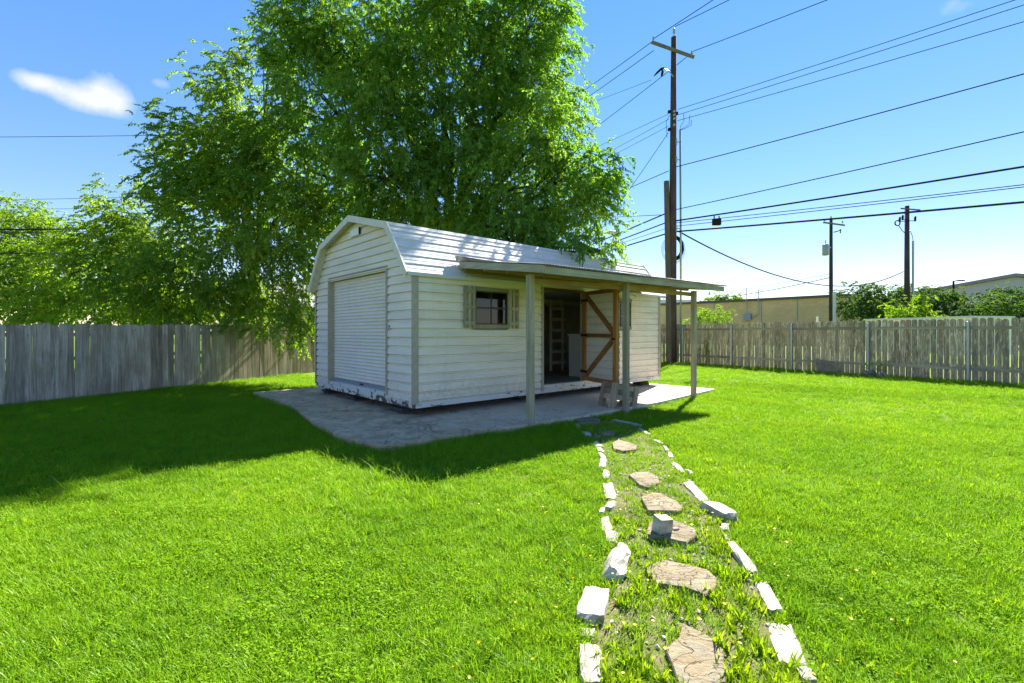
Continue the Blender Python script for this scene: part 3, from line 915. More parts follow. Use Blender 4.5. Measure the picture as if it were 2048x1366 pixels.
# windows
def window(W, shutters):
    t0, t1, z0, z1 = W
    ms = bpy.data.objects.new('window', None)
    C.objects.link(ms)
    ms.parent = shed
    g_ = MB()
    g_.box((t0 - 0.0, -0.040, z1 - 0.078), (t1, 0.06, z1))
    g_.build('trim_board', M_SHUTTER, ms)
    MB().box((t0, -0.040, z0), (t1, 0.06, z0 + 0.075)).build('trim_board', M_SHUTTER, ms)
    MB().box((t0, -0.036, z0 + 0.076), (t0 + 0.035, 0.06, z1 - 0.079)).build('trim_board', M_SHUTTER, ms)
    MB().box((t1 - 0.035, -0.036, z0 + 0.076), (t1, 0.06, z1 - 0.079)).build('trim_board', M_SHUTTER, ms)
    a_, b_, c_, d_ = t0 + 0.036, t1 - 0.036, z0 + 0.077, z1 - 0.080
    zm = (c_ + d_) / 2
    f_ = 0.024
    g_ = MB()
    g_.box((a_, -0.028, c_), (a_ + f_, 0.05, d_)).box((b_ - f_, -0.028, c_), (b_, 0.05, d_))
    g_.box((a_ + f_, -0.028, c_), (b_ - f_, 0.05, c_ + f_)).box((a_ + f_, -0.028, d_ - f_), (b_ - f_, 0.05, d_))
    g_.build('frame', M_DARKFRAME, ms)
    MB().box((a_ + f_, -0.020, zm - 0.018), (b_ - f_, 0.03, zm + 0.018)).build('meeting_rail', M_DARKFRAME, ms)
    tm = (a_ + b_) / 2
    for (za, zb) in ((c_ + f_, zm - 0.018), (zm + 0.018, d_ - f_)):
        MB().box((tm - 0.006, -0.012, za), (tm + 0.006, 0.016, zb)).build('glazing_bar', M_DARKFRAME, ms)
        for (ta, tb) in ((a_ + f_, tm - 0.006), (tm + 0.006, b_ - f_)):
            MB().box((ta, -0.002, za), (tb, 0.004, zb)).build('pane', M_GLASS, ms)
    MB().box((t0 - 0.04, 0.125, z0 - 0.03), (t1 + 0.04, 0.13, z1 + 0.03)).build('window_backing', M_WINBACK if shutters else M_WHITEBOX, ms)  # opaque backing sheet; the dark version paints in the interior gloom
    if shutters:
        for (ta, tb) in ((t0 - 0.262, t0 + 0.012), (t1 - 0.012, t1 + 0.262)):
            sh = bpy.data.objects.new('shutter', None)
            C.objects.link(sh)
            sh.parent = shed
            wv = (tb - ta - 2 * 0.034) / 3
            for i in range(3):
                x = ta + i * (wv + 0.034)
                MB().box((x, -0.060, z0 - 0.005), (x + wv, -0.042, z1 + 0.005)).build('slat', M_SHUTTER, sh)
            for zc in (z0 + 0.10, (z0 + z1) / 2, z1 - 0.10):
                MB().box((ta - 0.002, -0.076, zc - 0.034), (tb + 0.002, -0.0605, zc + 0.034)).build('batten', M_SHUTTER, sh)


window(WIN1, True)
window(WIN2, False)

# walk-in doorway: frame, sill and an outward-opened leaf with a timber K brace
MB().box((DOOR[0] - 0.055, -0.038, 0.30), (DOOR[0] + 0.005, 0.08, 2.738)).build('door_frame', M_TRIM, shed)
MB().box((DOOR[1] - 0.005, -0.038, 0.30), (DOOR[1] + 0.055, 0.08, 2.738)).build('door_frame', M_TRIM, shed)
MB().box((DOOR[0] + 0.006, -0.030, 2.645), (DOOR[1] - 0.006, 0.08, 2.738)).build('door_header', M_ORANGEWOOD_X, shed)
MB().box((DOOR[0] + 0.006, -0.045, 0.353), (DOOR[1] - 0.006, 0.14, 0.44)).build('door_sill', M_PEEL_LIGHT, shed)
leaf = bpy.data.objects.new('door', None)
C.objects.link(leaf)
leaf.parent = shed
leaf.location = (4.765, -0.045, 0.0)
d_world = Vector((0.413, -0.91))
leaf.rotation_euler = (0, R(0.5), math.atan2(d_world.y, d_world.x) - A)
LW, Z0, Z1 = 1.40, 0.475, 2.655
z = Z0
while z < Z1 - 0.02:
    g = MB()
    for t in (0.01, LW - 0.01):
        g.v += [(t, 0.034 + o_, min(z + dz, Z1)) for o_, dz in PROF]
    g.f = [(i, i + 1, len(PROF) + i + 1, len(PROF) + i) for i in range(len(PROF) - 1)]
    g.build('siding_panel', M_SIDING, leaf)
    z += PITCH
g = MB()
z = Z0
while z < Z1 - 0.02:
    o_ = len(g.v)
    for t in (0.01, LW - 0.01):
        g.v += [(t, -0.002 - p * 0.9, min(z + dz, Z1)) for p, dz in PROF]
    g.f += [(o_ + i, o_ + len(PROF) + i, o_ + len(PROF) + i + 1, o_ + i + 1) for i in range(len(PROF) - 1)]
    z += PITCH
g.build('siding_sheet', M_SIDING, leaf)
dn = -1   # the inner face looks towards the camera side
yb0, yb1 = -0.056, -0.0150
MB().box((0.0, yb0, Z0), (0.145, yb1, Z1)).build('stile', M_ORANGEWOOD, leaf)
MB().box((LW - 0.13, yb0, Z0), (LW, yb1, Z1)).build('stile', M_ORANGEWOOD, leaf)
MB().box((0.146, yb0 + 0.002, Z1 - 0.09), (LW - 0.131, yb1, Z1)).build('rail', M_ORANGEWOOD_X, leaf)
MB().box((0.146, yb0 + 0.002, Z0), (LW - 0.131, yb1, Z0 + 0.10)).build('rail', M_ORANGEWOOD_X, leaf)
zmid = (Z0 + Z1) / 2 + 0.02
MB().box((0.146, yb0 + 0.002, zmid - 0.045), (LW - 0.131, yb1, zmid + 0.045)).build('rail', M_ORANGEWOOD_X, leaf)
for za, zb in ((Z1 - 0.11, zmid + 0.08), (Z0 + 0.12, zmid - 0.08)):
    MB().beam((0.15, yb0 + 0.017, za), (LW - 0.14, yb0 + 0.017, zb), 0.033, 0.115, up=(0, 0, 1)).build('brace', M_ORANGEWOOD_X, leaf)
MB().box((LW - 0.16, yb0 - 0.03, 1.50), (LW - 0.05, yb0 - 0.002, 1.53)).build('handle', M_BLACK, leaf)

for zh in (Z0 + 0.22, zmid, Z1 - 0.22):
    g = MB()
    g.box((-0.03, yb0 - 0.006, zh - 0.025), (0.24, yb0 - 0.0005, zh + 0.025))
    g.tube([(-0.025, yb0 - 0.004, zh - 0.05), (-0.025, yb0 - 0.004, zh + 0.05)], 0.011, 8)
    g.build('hinge', M_BLACK, leaf)

# things inside the shed
lad = thing('ladder', 'cream wooden ladder standing inside the shed under the loft', 'ladder', SC + DW * 6.55 + DG * 2.80 + Vector((0, 0, 0.425)), A)
MB().box((0, 0, 0), (0.09, 0.04, 2.30)).build('side_rail', M_CREAMWOOD, lad)
MB().box((0.56, 0, 0), (0.65, 0.04, 2.30)).build('side_rail', M_CREAMWOOD, lad)
for q in range(6):
    MB().box((-0.02, -0.032, 0.22 + q * 0.345), (0.67, -0.001, 0.31 + q * 0.345)).build('rung', M_CREAMWOOD, lad)
cab = thing('cabinet', 'tall white cabinet with a lipped top just inside the doorway', 'cabinet', SC + DW * 5.7 + DG * 0.32 + Vector((0, 0, 0.425)), A)
MB().box((0, 0, 0.0), (0.58, 0.94, 1.14)).build('carcass', M_WHITEBOX, cab)
MB().box((-0.03, -0.02, 1.141), (0.60, 0.99, 1.185)).build('top', M_WHITEBOX, cab)

# ------------------------------------------------------------------ porch
porch = thing('porch', 'lean-to timber porch with corrugated roof on three grey posts', 'porch', SC, A)
for i, (t_, out_, zt) in enumerate(((1.235, 1.80, 2.645), (3.77, 1.99, 2.66), (6.755, 1.905, 2.68))):
    x, y = (SC + DW * t_ - DG * out_).xy
    g = MB()
    zb = ground_z(x, y) - 0.1
    w_ = 0.052
    lean = 0.008 * (i - 1)
    g.v += [(t_ + a_ * w_, -out_ + b_ * w_, zb) for a_, b_ in ((-1, -1), (1, -1), (1, 1), (-1, 1))]
    g.v += [(t_ + lean + a_ * w_, -out_ + b_ * w_, zt) for a_, b_ in ((-1, -1), (1, -1), (1, 1), (-1, 1))]
    g.f += [(3, 2, 1, 0), (4, 5, 6, 7), (0, 1, 5, 4), (1, 2, 6, 5), (2, 3, 7, 6), (3, 0, 4, 7)]
    g.build('post', M_PORCHWOOD, porch)
PT0, PT1, POUT = 1.07, 7.56, 2.30


def roof_z(t, out):
    zf = 2.748 + (2.828 - 2.748) * (t - PT0) / (PT1 - PT0)
    return zf + (3.08 - zf) * (POUT - out) / (POUT + 0.18)


MB().beam((PT0, -POUT + 0.02, roof_z(PT0, POUT) - 0.078), (PT1, -POUT + 0.02, roof_z(PT1, POUT) - 0.078), 0.04, 0.118).build('fascia', M_PORCHWOOD_X, porch)
MB().beam((PT0 - 0.022, -POUT, roof_z(PT0, POUT) - 0.066), (PT0 - 0.022, 0.02, roof_z(PT0, -0.02) - 0.066), 0.04, 0.125).build('end_board', M_PORCHWOOD_Y, porch)
MB().beam((PT1 - 0.022, -POUT + 0.041, roof_z(PT1, POUT) - 0.066), (PT1 - 0.022, -0.06, roof_z(PT1, 0) - 0.066), 0.04, 0.11).build('end_board', M_PORCHWOOD_Y, porch)
for a_, b_ in (((1.24, 1.735, 2.55), (3.77, 1.915, 2.575)), ((3.775, 1.915, 2.575), (6.76, 1.835, 2.60))):
    MB().beam((a_[0], -a_[1], a_[2]), (b_[0], -b_[1], b_[2]), 0.038, 0.092).build('header_beam', M_YELLOWWOOD, porch)
for t_ in (2.2, 3.3, 4.4, 5.5, 6.55):
    MB().beam((t_, -POUT + 0.042, roof_z(t_, POUT) - 0.066), (t_, -0.045, roof_z(t_, 0.0) - 0.066), 0.038, 0.09).build('rafter', M_YELLOWWOOD_Y, porch)
for out_ in (0.7, 1.35):
    MB().beam((PT0 + 0.02, -out_, roof_z(PT0, out_) - 0.14), (PT1 - 0.04, -out_, roof_z(PT1, out_) - 0.14), 0.038, 0.05).build('purlin', M_YELLOWWOOD, porch)
MB().beam((PT0 + 0.02, -0.095, 2.87), (PT1 - 0.05, -0.095, 2.87), 0.036, 0.09).build('ledger', M_YELLOWWOOD, porch)
nsh = 10
for i in range(nsh):
    ta = PT0 - 0.06 + (PT1 + 0.06 - PT0 + 0.06) * i / nsh
    tb = PT0 - 0.06 + (PT1 + 0.06 - PT0 + 0.06) * (i + 1) / nsh + 0.03
    g = MB()
    nseg = int((tb - ta) / 0.067 * 8)
    outs = (POUT + 0.045, 1.2, -0.16)
    for o_ in outs:
        for q in range(nseg + 1):
            t_ = ta + (tb - ta) * q / nseg
            up = 0.014 * math.sin(2 * math.pi * t_ / 0.067) + 0.012 + (0.0016 if i % 2 else 0.0)
            if i == 0 and o_ < 0.5:
                up += 0.10 * max(0, 1 - q / 6.0)
            g.v.append((t_, -o_, roof_z(t_, o_) + up))
    for r_ in range(len(outs) - 1):
        for q in range(nseg):
            a_ = r_ * (nseg + 1) + q
            g.f.append((a_, a_ + 1, a_ + nseg + 2, a_ + nseg + 1))
    g.build('roof_sheet', M_CORR, porch, smooth=True)
# loose hook wires under the porch roof
g = MB()
g.tube([(1.95, -1.35, 2.80), (1.955, -1.35, 2.62), (1.955, -1.35, 2.46)], 0.006, 5)
g.build('hanging_wire', M_WIRE, porch)
g = MB()
g.tube([(6.0, -0.5, 2.72), (6.02, -0.55, 2.66), (6.08, -0.62, 2.62), (6.13, -0.66, 2.58)], 0.006, 5)
g.build('hanging_wire', M_WIRE, porch)

# ------------------------------------------------------------------ planter
pz = 0.08
pl = thing('planter_box', 'weathered wooden planter box on stub legs tipped over the slab edge beside a porch post', 'planter', (2.06, 9.88, pz), 0)
pl.rotation_euler = (R(-2), R(11), R(24))
PLX, PLY, PH = 0.64, 0.46, 0.54
for x in (0, PLX - 0.10):
    for y in (0, PLY - 0.09):
        g = MB()
        k_ = 0.012
        g.v = [(x - k_, y - k_, 0), (x + 0.10 + k_, y - k_, 0), (x + 0.10 + k_, y + 0.09 + k_, 0), (x - k_, y + 0.09 + k_, 0), (x, y, PH), (x + 0.10, y, PH), (x + 0.10, y + 0.09, PH), (x, y + 0.09, PH)]
        g.f = [(0, 3, 2, 1), (4, 5, 6, 7), (0, 1, 5, 4), (1, 2, 6, 5), (2, 3, 7, 6), (3, 0, 4, 7)]
        g.build('leg', M_PLANTER, pl)
for q in range(3):
    za, zb = 0.19 + q * 0.112, 0.19 + q * 0.112 + 0.105
    MB().box((0.101, 0.022, za), (PLX - 0.101, 0.055, zb)).build('plank', M_PLANTER, pl)
    MB().box((0.101, PLY - 0.055, za), (PLX - 0.101, PLY - 0.022, zb)).build('plank', M_PLANTER, pl)
    MB().box((0.022, 0.091, za), (0.055, PLY - 0.091, zb)).build('plank', M_PLANTER, pl)
    MB().box((PLX - 0.055, 0.091, za), (PLX - 0.022, PLY - 0.091, zb)).build('plank', M_PLANTER, pl)
MB().box((0.056, 0.056, 0.20), (PLX - 0.056, PLY - 0.056, 0.23)).build('bottom_board', M_PLANTER, pl)

# ------------------------------------------------------------------ fences


def plank_meshes(mat, w, h, style, n=7):
    out = []
    r_ = random.Random(len(out) + int(h * 100))
    for i in range(n):
        ww = w * (r_.uniform(0.95, 1.02) if style == 'round' else r_.uniform(0.99, 1.015))
        hh = h + r_.uniform(-0.02, 0.02)
        c = 0.032 * r_.uniform(0.8, 1.25)
        if style == 'round':
            top = [(ww, hh - c * 1.6), (ww - c * 0.45, hh - c * 0.5), (ww - c * 1.3, hh), (c * 1.3, hh), (c * 0.45, hh - c * 0.5), (0, hh - c * 1.6)]
        else:
            top = [(ww, hh - c), (ww - c, hh - 0.006), (ww * 0.5, hh), (c, hh - 0.005), (0, hh - c)]
        b0 = r_.uniform(-0.008, 0.008)
        poly = [(b0, -0.05), (ww + b0, -0.05)] + top
        g_ = MB()
        g_.prism([(x, 0, z_) for x, z_ in poly], (0, 0.017, 0))
        out.append(g_.mesh('plank', mat))
    return out


def fence(root, p0, d, n, pitch, meshes, base=0.0, gap=0.0, seed=1, warp=0.006, later=None, change=(0, 1)):
    r_ = random.Random(seed)
    d = Vector((d[0], d[1], 0)).normalized()
    ang = math.atan2(d.y, d.x)
    for i in range(n):
        x, y = p0[0] + d.x * pitch * i, p0[1] + d.y * pitch * i
        old = later is not None and r_.random() < (i - change[0]) / (change[1] - change[0])
        o = put('plank', (later if old else meshes)[r_.randrange(len(meshes))], root)
        o.location = (x + r_.uniform(-warp, warp), y + r_.uniform(-warp, warp), ground_z(x, y) + base + r_.uniform(-0.022, 0.022))
        o.rotation_euler = (r_.uniform(-0.008, 0.008), r_.uniform(-0.010, 0.010), ang + r_.uniform(-0.03, 0.03))


def rail(root, a, b, z0, w, h, mat):
    za, zb = ground_z(*a) + z0, ground_z(*b) + z0
    L_ = math.hypot(b[0] - a[0], b[1] - a[1])
    g_ = MB()
    g_.box((0, -w / 2, -h / 2), (L_, w / 2, h / 2))
    o = g_.build('rail', mat, root)
    o.location = (a[0], a[1], za)
    o.rotation_euler = (0, -math.atan2(zb - za, L_), math.atan2(b[1] - a[1], b[0] - a[0]))


FD1 = Vector((0.425, 0.905, 0)).normalized()
f1 = thing('wooden_fence', 'shaded silvery grey picket fence running beside the roller door end of the lawn', 'fence')
L0 = Vector((-12.65, 8.25, 0))
pm = plank_meshes(M_FENCE_COOL, 0.1545, 1.86, 'ear', 8)
pmw = plank_meshes(M_FENCE_MID, 0.1545, 1.86, 'ear', 8)
fence(f1, L0, FD1, 92, 0.1555, pm, seed=3, warp=0.004, later=pmw, change=(30, 52))
nrm = Vector((FD1.y, -FD1.x, 0))
for q in range(6):
    a_ = L0 - nrm * 0.04 + FD1 * (q * 2.42)
    b_ = L0 - nrm * 0.04 + FD1 * (min(q * 2.42 + 2.40, 14.4))
    for z_ in (0.35, 1.0, 1.6):
        rail(f1, a_.xy, b_.xy, z_, 0.04, 0.085, M_FENCE_RAIL)
    p_ = L0 - nrm * 0.11 + FD1 * (q * 2.42)
    MB().tube([(p_.x, p_.y, -0.1), (p_.x, p_.y, ground_z(p_.x, p_.y) + 1.75)], 0.03, 10).build('post', M_GALV, f1)

FD2 = Vector((-0.518, 0.855, 0)).normalized()
f2 = thing('wooden_fence', 'old brown picket fence with steel posts and lichen along the sunny side of the lawn', 'fence')
R0 = Vector((15.78, 10.55, 0))
pm2 = plank_meshes(M_FENCE_WARM, 0.146, 1.87, 'round')
NP2 = 91
fence(f2, R0, FD2, NP2, 0.1605, pm2, seed=5, warp=0.005)
nrm2 = Vector((-FD2.y, FD2.x, 0))      # towards the lawn
posts = [Vector((13.59, 14.17, 0)) + FD2 * (2.566 * i) for i in range(-2, 5)]
ends = [R0.copy()] + posts
for i in range(len(posts)):
    p_ = posts[i] + nrm2 * 0.085
    zb = ground_z(p_.x, p_.y)
    g = MB()
    g.tube([(p_.x, p_.y, zb - 0.1), (p_.x, p_.y, zb + 1.755)], 0.036, 12)
    po = g.build('post', M_GALV, f2, smooth=False)
    g = MB()
    g.tube([(p_.x, p_.y, zb + 1.756), (p_.x, p_.y, zb + 1.775), (p_.x, p_.y, zb + 1.795)], [0.041, 0.036, 0.012], 12)
    g.build('post_cap', M_GALV, po)
    if i < len(posts) - 1:
        a_ = posts[i] + nrm2 * 0.028 + FD2 * 0.01
        b_ = posts[i + 1] + nrm2 * 0.028 - FD2 * 0.01
        for z_, dz in ((0.38, 0), (1.60, 0)):
            rail(f2, a_.xy, b_.xy, z_, 0.04, 0.09, M_FENCE_RAIL)

f3 = thing('wooden_fence', 'short dark stretch of picket fence behind the tall utility pole', 'fence')
E2 = R0 + FD2 * (0.1605 * NP2)
FD3 = Vector((-0.97, 0.22, 0)).normalized()
fence(f3, E2 + FD3 * 0.12, FD3, 26, 0.1605, pm2, seed=8)
nrm3 = Vector((-FD3.y, FD3.x, 0))
for z_ in (0.38, 1.60):
    a_ = E2 + nrm3 * 0.03 + FD3 * 0.1
    b_ = a_ + FD3 * 4.1
    rail(f3, a_.xy, b_.xy, z_, 0.04, 0.09, M_FENCE_RAIL)

# ------------------------------------------------------------------ rocks and stones


def rock_mesh(name, dims, seed, mat, rough=0.12, sub=3, blocky=0.55):
    """an irregular broken block: a subdivided box, partly rounded and displaced"""
    n_ = sub
    r_ = random.Random(seed)
    g_ = MB()
    idx = {}
    off = Vector((r_.uniform(0, 90), r_.uniform(0, 90), r_.uniform(0, 90)))

    def vert(i, j, k_):
        key = (i, j, k_)
        if key not in idx:
            p = Vector((i / n_ - 0.5, j / n_ - 0.5, k_ / n_ - 0.5))
            q = p.normalized() * 0.56 if p.length > 0 else p
            p = p * blocky + q * (1 - blocky)
            nz = mnoise.noise_vector(p * 2.6 + off) * rough * 1.5 + mnoise.noise_vector(p * 7 + off) * rough * 0.6
            p = p + nz
            idx[key] = len(g_.v)
            g_.v.append((p.x * dims[0], p.y * dims[1], (p.z + 0.5) * dims[2]))
        return idx[key]
    for a_ in range(n_):
        for b_ in range(n_):
            g_.f += [(vert(a_, b_, 0), vert(a_, b_ + 1, 0), vert(a_ + 1, b_ + 1, 0), vert(a_ + 1, b_, 0)),
                     (vert(a_, b_, n_), vert(a_ + 1, b_, n_), vert(a_ + 1, b_ + 1, n_), vert(a_, b_ + 1, n_)),
                     (vert(a_, 0, b_), vert(a_ + 1, 0, b_), vert(a_ + 1, 0, b_ + 1), vert(a_, 0, b_ + 1)),
                     (vert(a_, n_, b_), vert(a_, n_, b_ + 1), vert(a_ + 1, n_, b_ + 1), vert(a_ + 1, n_, b_)),
                     (vert(0, a_, b_), vert(0, a_, b_ + 1), vert(0, a_ + 1, b_ + 1), vert(0, a_ + 1, b_)),
                     (vert(n_, a_, b_), vert(n_, a_ + 1, b_), vert(n_, a_ + 1, b_ + 1), vert(n_, a_, b_ + 1))]
    return g_.mesh(name, mat)


ORD = ['first', 'second', 'third', 'fourth', 'fifth', 'sixth', 'seventh', 'eighth', 'ninth', 'tenth', 'eleventh', 'twelfth', 'thirteenth', 'fourteenth', 'fifteenth', 'sixteenth', 'seventeenth']
look_L = {7: 'long pitted white', 8: 'bright square white', 9: 'small crumbled white', 11: 'low flat grey-white', 12: 'upright wedge-shaped grey', 13: 'large smooth oblong white', 14: 'thin half-buried white', 15: 'large rounded white'}
look_R = {1: 'flat pale grey', 8: 'long bright white', 9: 'tilted wide white', 10: 'rough grey-white', 14: 'thick pitted white', 15: 'very long white', 16: 'low pale'}
for row, side, look in ((LEFT_EDGING, 'house-door', look_L), (RIGHT_EDGING, 'sunny-fence', look_R)):
    for i, (x, y, w, l) in enumerate(row):
        l = min(max(l * 0.92, w * 0.7), 0.5)
        if y > 5.5:
            l = min(l, 0.42)
        h = 0.035 + 0.03 * random.random()
        w = w * (0.85 if side == 'house-door' else 0.56)
        if side != 'house-door':
            l *= 1.12
        hd = {('house-door', 12): 0.14, ('sunny-fence', 9): 0.10, ('house-door', 13): 0.075}.get((side, i), h)
        me = rock_mesh('edging_stone', (w, l, hd + 0.045), 100 + i * 7 + len(side), M_LIME, 0.085, 5, 0.72)
        nxt = row[min(i + 1, len(row) - 1)]
        prv = row[max(i - 1, 0)]
        ang = math.atan2(prv[1] - nxt[1], prv[0] - nxt[0]) - math.pi / 2 + random.uniform(-0.12, 0.12)
        if (side, i) == ('sunny-fence', 9):
            ang += 0.35
        o = put('edging_stone', me, None, (x, y, ground_z(x, y) - 0.068), (random.uniform(-0.06, 0.06), random.uniform(-0.1, 0.1), ang))
        if (side, i) == ('house-door', 12):
            o.rotation_euler = (0.1, 0.55, ang)
        desc = look.get(i, 'white limestone')
        where = 'roller-door' if side == 'house-door' else 'brown-fence'
        tag(o, f'{desc} edging stone, {ORD[i]} from the slab on the path\'s {where} side', 'edging stone', 'white stones edging the garden path')

FL_LOOK = ['dim grey flagstone against the slab edge in the porch shade', 'tiny half-grown-over flagstone in the porch shade', 'flagstone split between porch shadow and sun',
           'grey-topped flagstone with a dark chipped back edge', 'warm tan flagstone with a rusty cracked face', 'pale flagstone carrying the loose grey stone block',
           'widest smooth sandy flagstone below the loose block', 'large weathered flagstone at the near end of the path']
for i, poly in enumerate(FLAGSTONES):
    cx = sum(p[0] for p in poly) / len(poly)
    cy = sum(p[1] for p in poly) / len(poly)
    pts = []
    n_ = len(poly)
    for q in range(n_):
        a_, b_ = poly[q], poly[(q + 1) % n_]
        for f_ in (0.0, 0.33, 0.67):
            x = a_[0] + (b_[0] - a_[0]) * f_
            y = a_[1] + (b_[1] - a_[1]) * f_
            k_ = 1 + 0.05 * mnoise.noise(Vector((x * 9, y * 9, i)))
            pts.append((cx + (x - cx) * k_, cy + (y - cy) * k_))
    g = MB()
    zt = 0.034 + 0.006 * (i % 3)
    rings = [(1.0, -0.06), (1.0, zt - 0.008), (0.965, zt), (0.55, zt + 0.004)]
    for f_, z_ in rings:
        for (x, y) in pts:
            k_ = 0.007 * mnoise.noise(Vector((x * 6, y * 6, i + 5.5)))
            g.v.append(((x - cx) * f_, (y - cy) * f_, z_ + (k_ if z_ > 0 else 0)))
    m_ = len(pts)
    for r_ in range(len(rings) - 1):
        for q in range(m_):
            g.f.append((r_ * m_ + q, r_ * m_ + (q + 1) % m_, (r_ + 1) * m_ + (q + 1) % m_, (r_ + 1) * m_ + q))
    g.v.append((0, 0, zt + 0.004))
    for q in range(m_):
        g.f.append((3 * m_ + q, 3 * m_ + (q + 1) % m_, len(g.v) - 1))
    o = g.build('flagstone', M_FLAG, None, loc=(cx, cy, ground_z(cx, cy)))
    tag(o, FL_LOOK[i], 'flagstone', 'stepping stones of the garden path')

cube = rock_mesh('stone_block', (0.12, 0.11, 0.14), 5, M_LIME, 0.035, 5, 0.86)
tag(put('stone_block', cube, None, (1.20, 3.83, 0.03), (0.05, 0.12, 0.35)), 'loose grey stone block sitting on a pale flagstone', 'stone')
tag(put('pebble', rock_mesh('pebble', (0.055, 0.04, 0.035), 9, M_LIME, 0.06, 4, 0.4), None, (1.325, 3.86, 0.036), (0, 0, 0.4)), 'small grey pebble on the flagstone beside the loose block', 'stone')

cb = thing('concrete_panel', 'grey concrete panel leaning on the foot of the brown fence', 'panel', (0, 0, 0))
a_ = posts[3] + FD2 * 1.62 + nrm2 * 0.17
g = MB()
n_ = 6
for i in range(n_ + 1):
    x = i / n_ * 0.78
    zt = 0.50 - 0.07 * (i / n_) + 0.012 * math.sin(i * 2.1)
    g.v += [(x, 0.0, -0.05), (x, 0.05, -0.05), (x, 0.05, zt), (x, 0.0, zt + 0.008)]
for i in range(n_):
    o_ = 4 * i
    for q in range(4):
        g.f.append((o_ + q, o_ + (q + 1) % 4, o_ + 4 + (q + 1) % 4, o_ + 4 + q))
g.f += [(3, 2, 1, 0), (4 * n_, 4 * n_ + 1, 4 * n_ + 2, 4 * n_ + 3)]
sl = g.build('slab', plain('leaning_concrete', (0.21, 0.195, 0.17), 0.9, 0.2, var=0.35, scale=5), cb)
sl.location = (a_.x, a_.y, ground_z(a_.x, a_.y))
sl.rotation_euler = (R(10), R(3), math.atan2(-FD2.y, -FD2.x))
for j, (dx, sz, lab) in enumerate(((0.05, (0.34, 0.26, 0.22), 'dark round rock against the fence beside a steel post'), (-0.42, (0.32, 0.24, 0.17), 'low grey rock in front of the small yellow plant'))):
    q_ = posts[3] + nrm2 * (0.25 + 0.18 * j) - FD2 * (0.12 + (0.42 if j else 0))
    tag(put('rock', rock_mesh('rock', sz, 40 + j, plain('grey_rock', (0.20, 0.185, 0.16), 0.9, 0.2, var=0.4, scale=9), 0.09, 5, 0.45), None, (q_.x, q_.y, ground_z(q_.x, q_.y) - 0.03), (0, 0, j * 1.3)), lab, 'rock')
for j, (px_, py_, sz, lab) in enumerate(((-6.66, 17.1, (0.42, 0.3, 0.2), 'pale rock at the foot of the grey fence near the shed corner'), (-6.15, 17.9, (0.55, 0.3, 0.2), 'flat pale stone in the corner between grey fence and shed'))):
    tag(put('rock', rock_mesh('rock', sz, 60 + j, M_LIME, 0.09, 5, 0.45), None, (px_, py_, ground_z(px_, py_) - 0.03), (0, 0, j)), lab, 'rock')

# ------------------------------------------------------------------ utility poles and wires
PX, PY = 7.75, 23.0
GZ = ground_z(PX, PY)
pole = thing('utility_pole', 'tall dark wooden utility pole with a crossarm behind the shed', 'utility pole', (PX, PY, GZ))
MB().tube([(0, 0, -0.2), (0.0, 0, 3), (0.02, 0, 8), (0.04, 0, 12), (0.06, 0, 15.7)], [0.195, 0.185, 0.165, 0.145, 0.125], 14).build('shaft', M_POLEWOOD, pole, smooth=True)
ca = MB().beam((-1.07, -0.19, 15.36), (0.97, -0.19, 14.63), 0.10, 0.125).build('crossarm', M_CROSSARM, pole)


def insulator(parent, x, y, z, h=0.16, r=0.05):
    g_ = MB()
    g_.tube([(x, y, z), (x, y, z + h * 0.35)], 0.012, 6)
    g_.tube([(x, y, z + h * 0.35), (x, y, z + h * 0.5), (x, y, z + h * 0.6), (x, y, z + h * 0.8), (x, y, z + h)], [r * 0.9, r, r * 0.6, r * 0.75, r * 0.5], 10)
    return g_.build('insulator', M_GREYBOX, parent, smooth=True)


insulator(ca, -0.98, -0.19, 15.40, 0.24, 0.06)
insulator(ca, 0.86, -0.19, 14.72, 0.22, 0.06)
g = MB()
g.tube([(0.06, 0, 15.6), (0.07, 0, 15.95)], 0.018, 6)
g.tube([(0.07, 0, 15.9), (0.07, 0, 15.96), (0.07, 0, 16.0), (0.07, 0, 16.08), (0.07, 0, 16.14)], [0.05, 0.07, 0.04, 0.06, 0.03], 10)
g.build('top_insulator', M_GREYBOX, pole, smooth=True)
g = MB()
g.tube([(0, -0.15, 13.72), (-0.25, -0.16, 14.0), (-0.48, -0.16, 14.12), (-0.62, -0.16, 14.1)], 0.025, 7)
g.build('dead_end_bracket', M_GALV, pole)
g = MB()
g.tube([(-0.45, -0.16, 14.14), (-0.58, -0.16, 14.1), (-0.78, -0.16, 13.92), (-0.95, -0.16, 13.74)], [0.035, 0.055, 0.05, 0.02], 8)
g.tube([(-0.55, -0.16, 14.08), (-0.53, -0.16, 13.95), (-0.56, -0.16, 13.82), (-0.6, -0.16, 13.72)], [0.03, 0.06, 0.055, 0.02], 8)
g.build('strain_insulator', M_BLACK, pole)
for z_ in (12.05, 11.88, 11.70, 11.4):
    g = MB()
    g.tube([(0.02, -0.16, z_), (0.02, -0.24, z_)], [0.06, 0.045], 10)
    g.build('spool_insulator', M_GREYBOX, pole)
for z_, x_ in ((12.1, -0.17), (12.02, 0.2), (11.25, -0.17)):
    MB().box((x_ - 0.05, -0.08, z_ - 0.06), (x_ + 0.05, 0.05, z_ + 0.06)).build('wire_clamp', M_BLACK, pole)
for z_ in (10.6, 9.75, 6.45):
    MB().box((0.10, -0.17, z_ - 0.16), (0.17, -0.13, z_ + 0.16)).build('bracket_plate', M_GALV, pole)
    MB().beam((0.14, -0.14, z_), (0.32, -0.10, z_), 0.03, 0.04).build('standoff', M_GALV, pole)
g = MB()
g.tube([(0.36, -0.10, -0.1), (0.36, -0.10, 6), (0.335, -0.10, 11.2)], 0.047, 10)
g.build('conduit', M_GALV, pole, smooth=True)
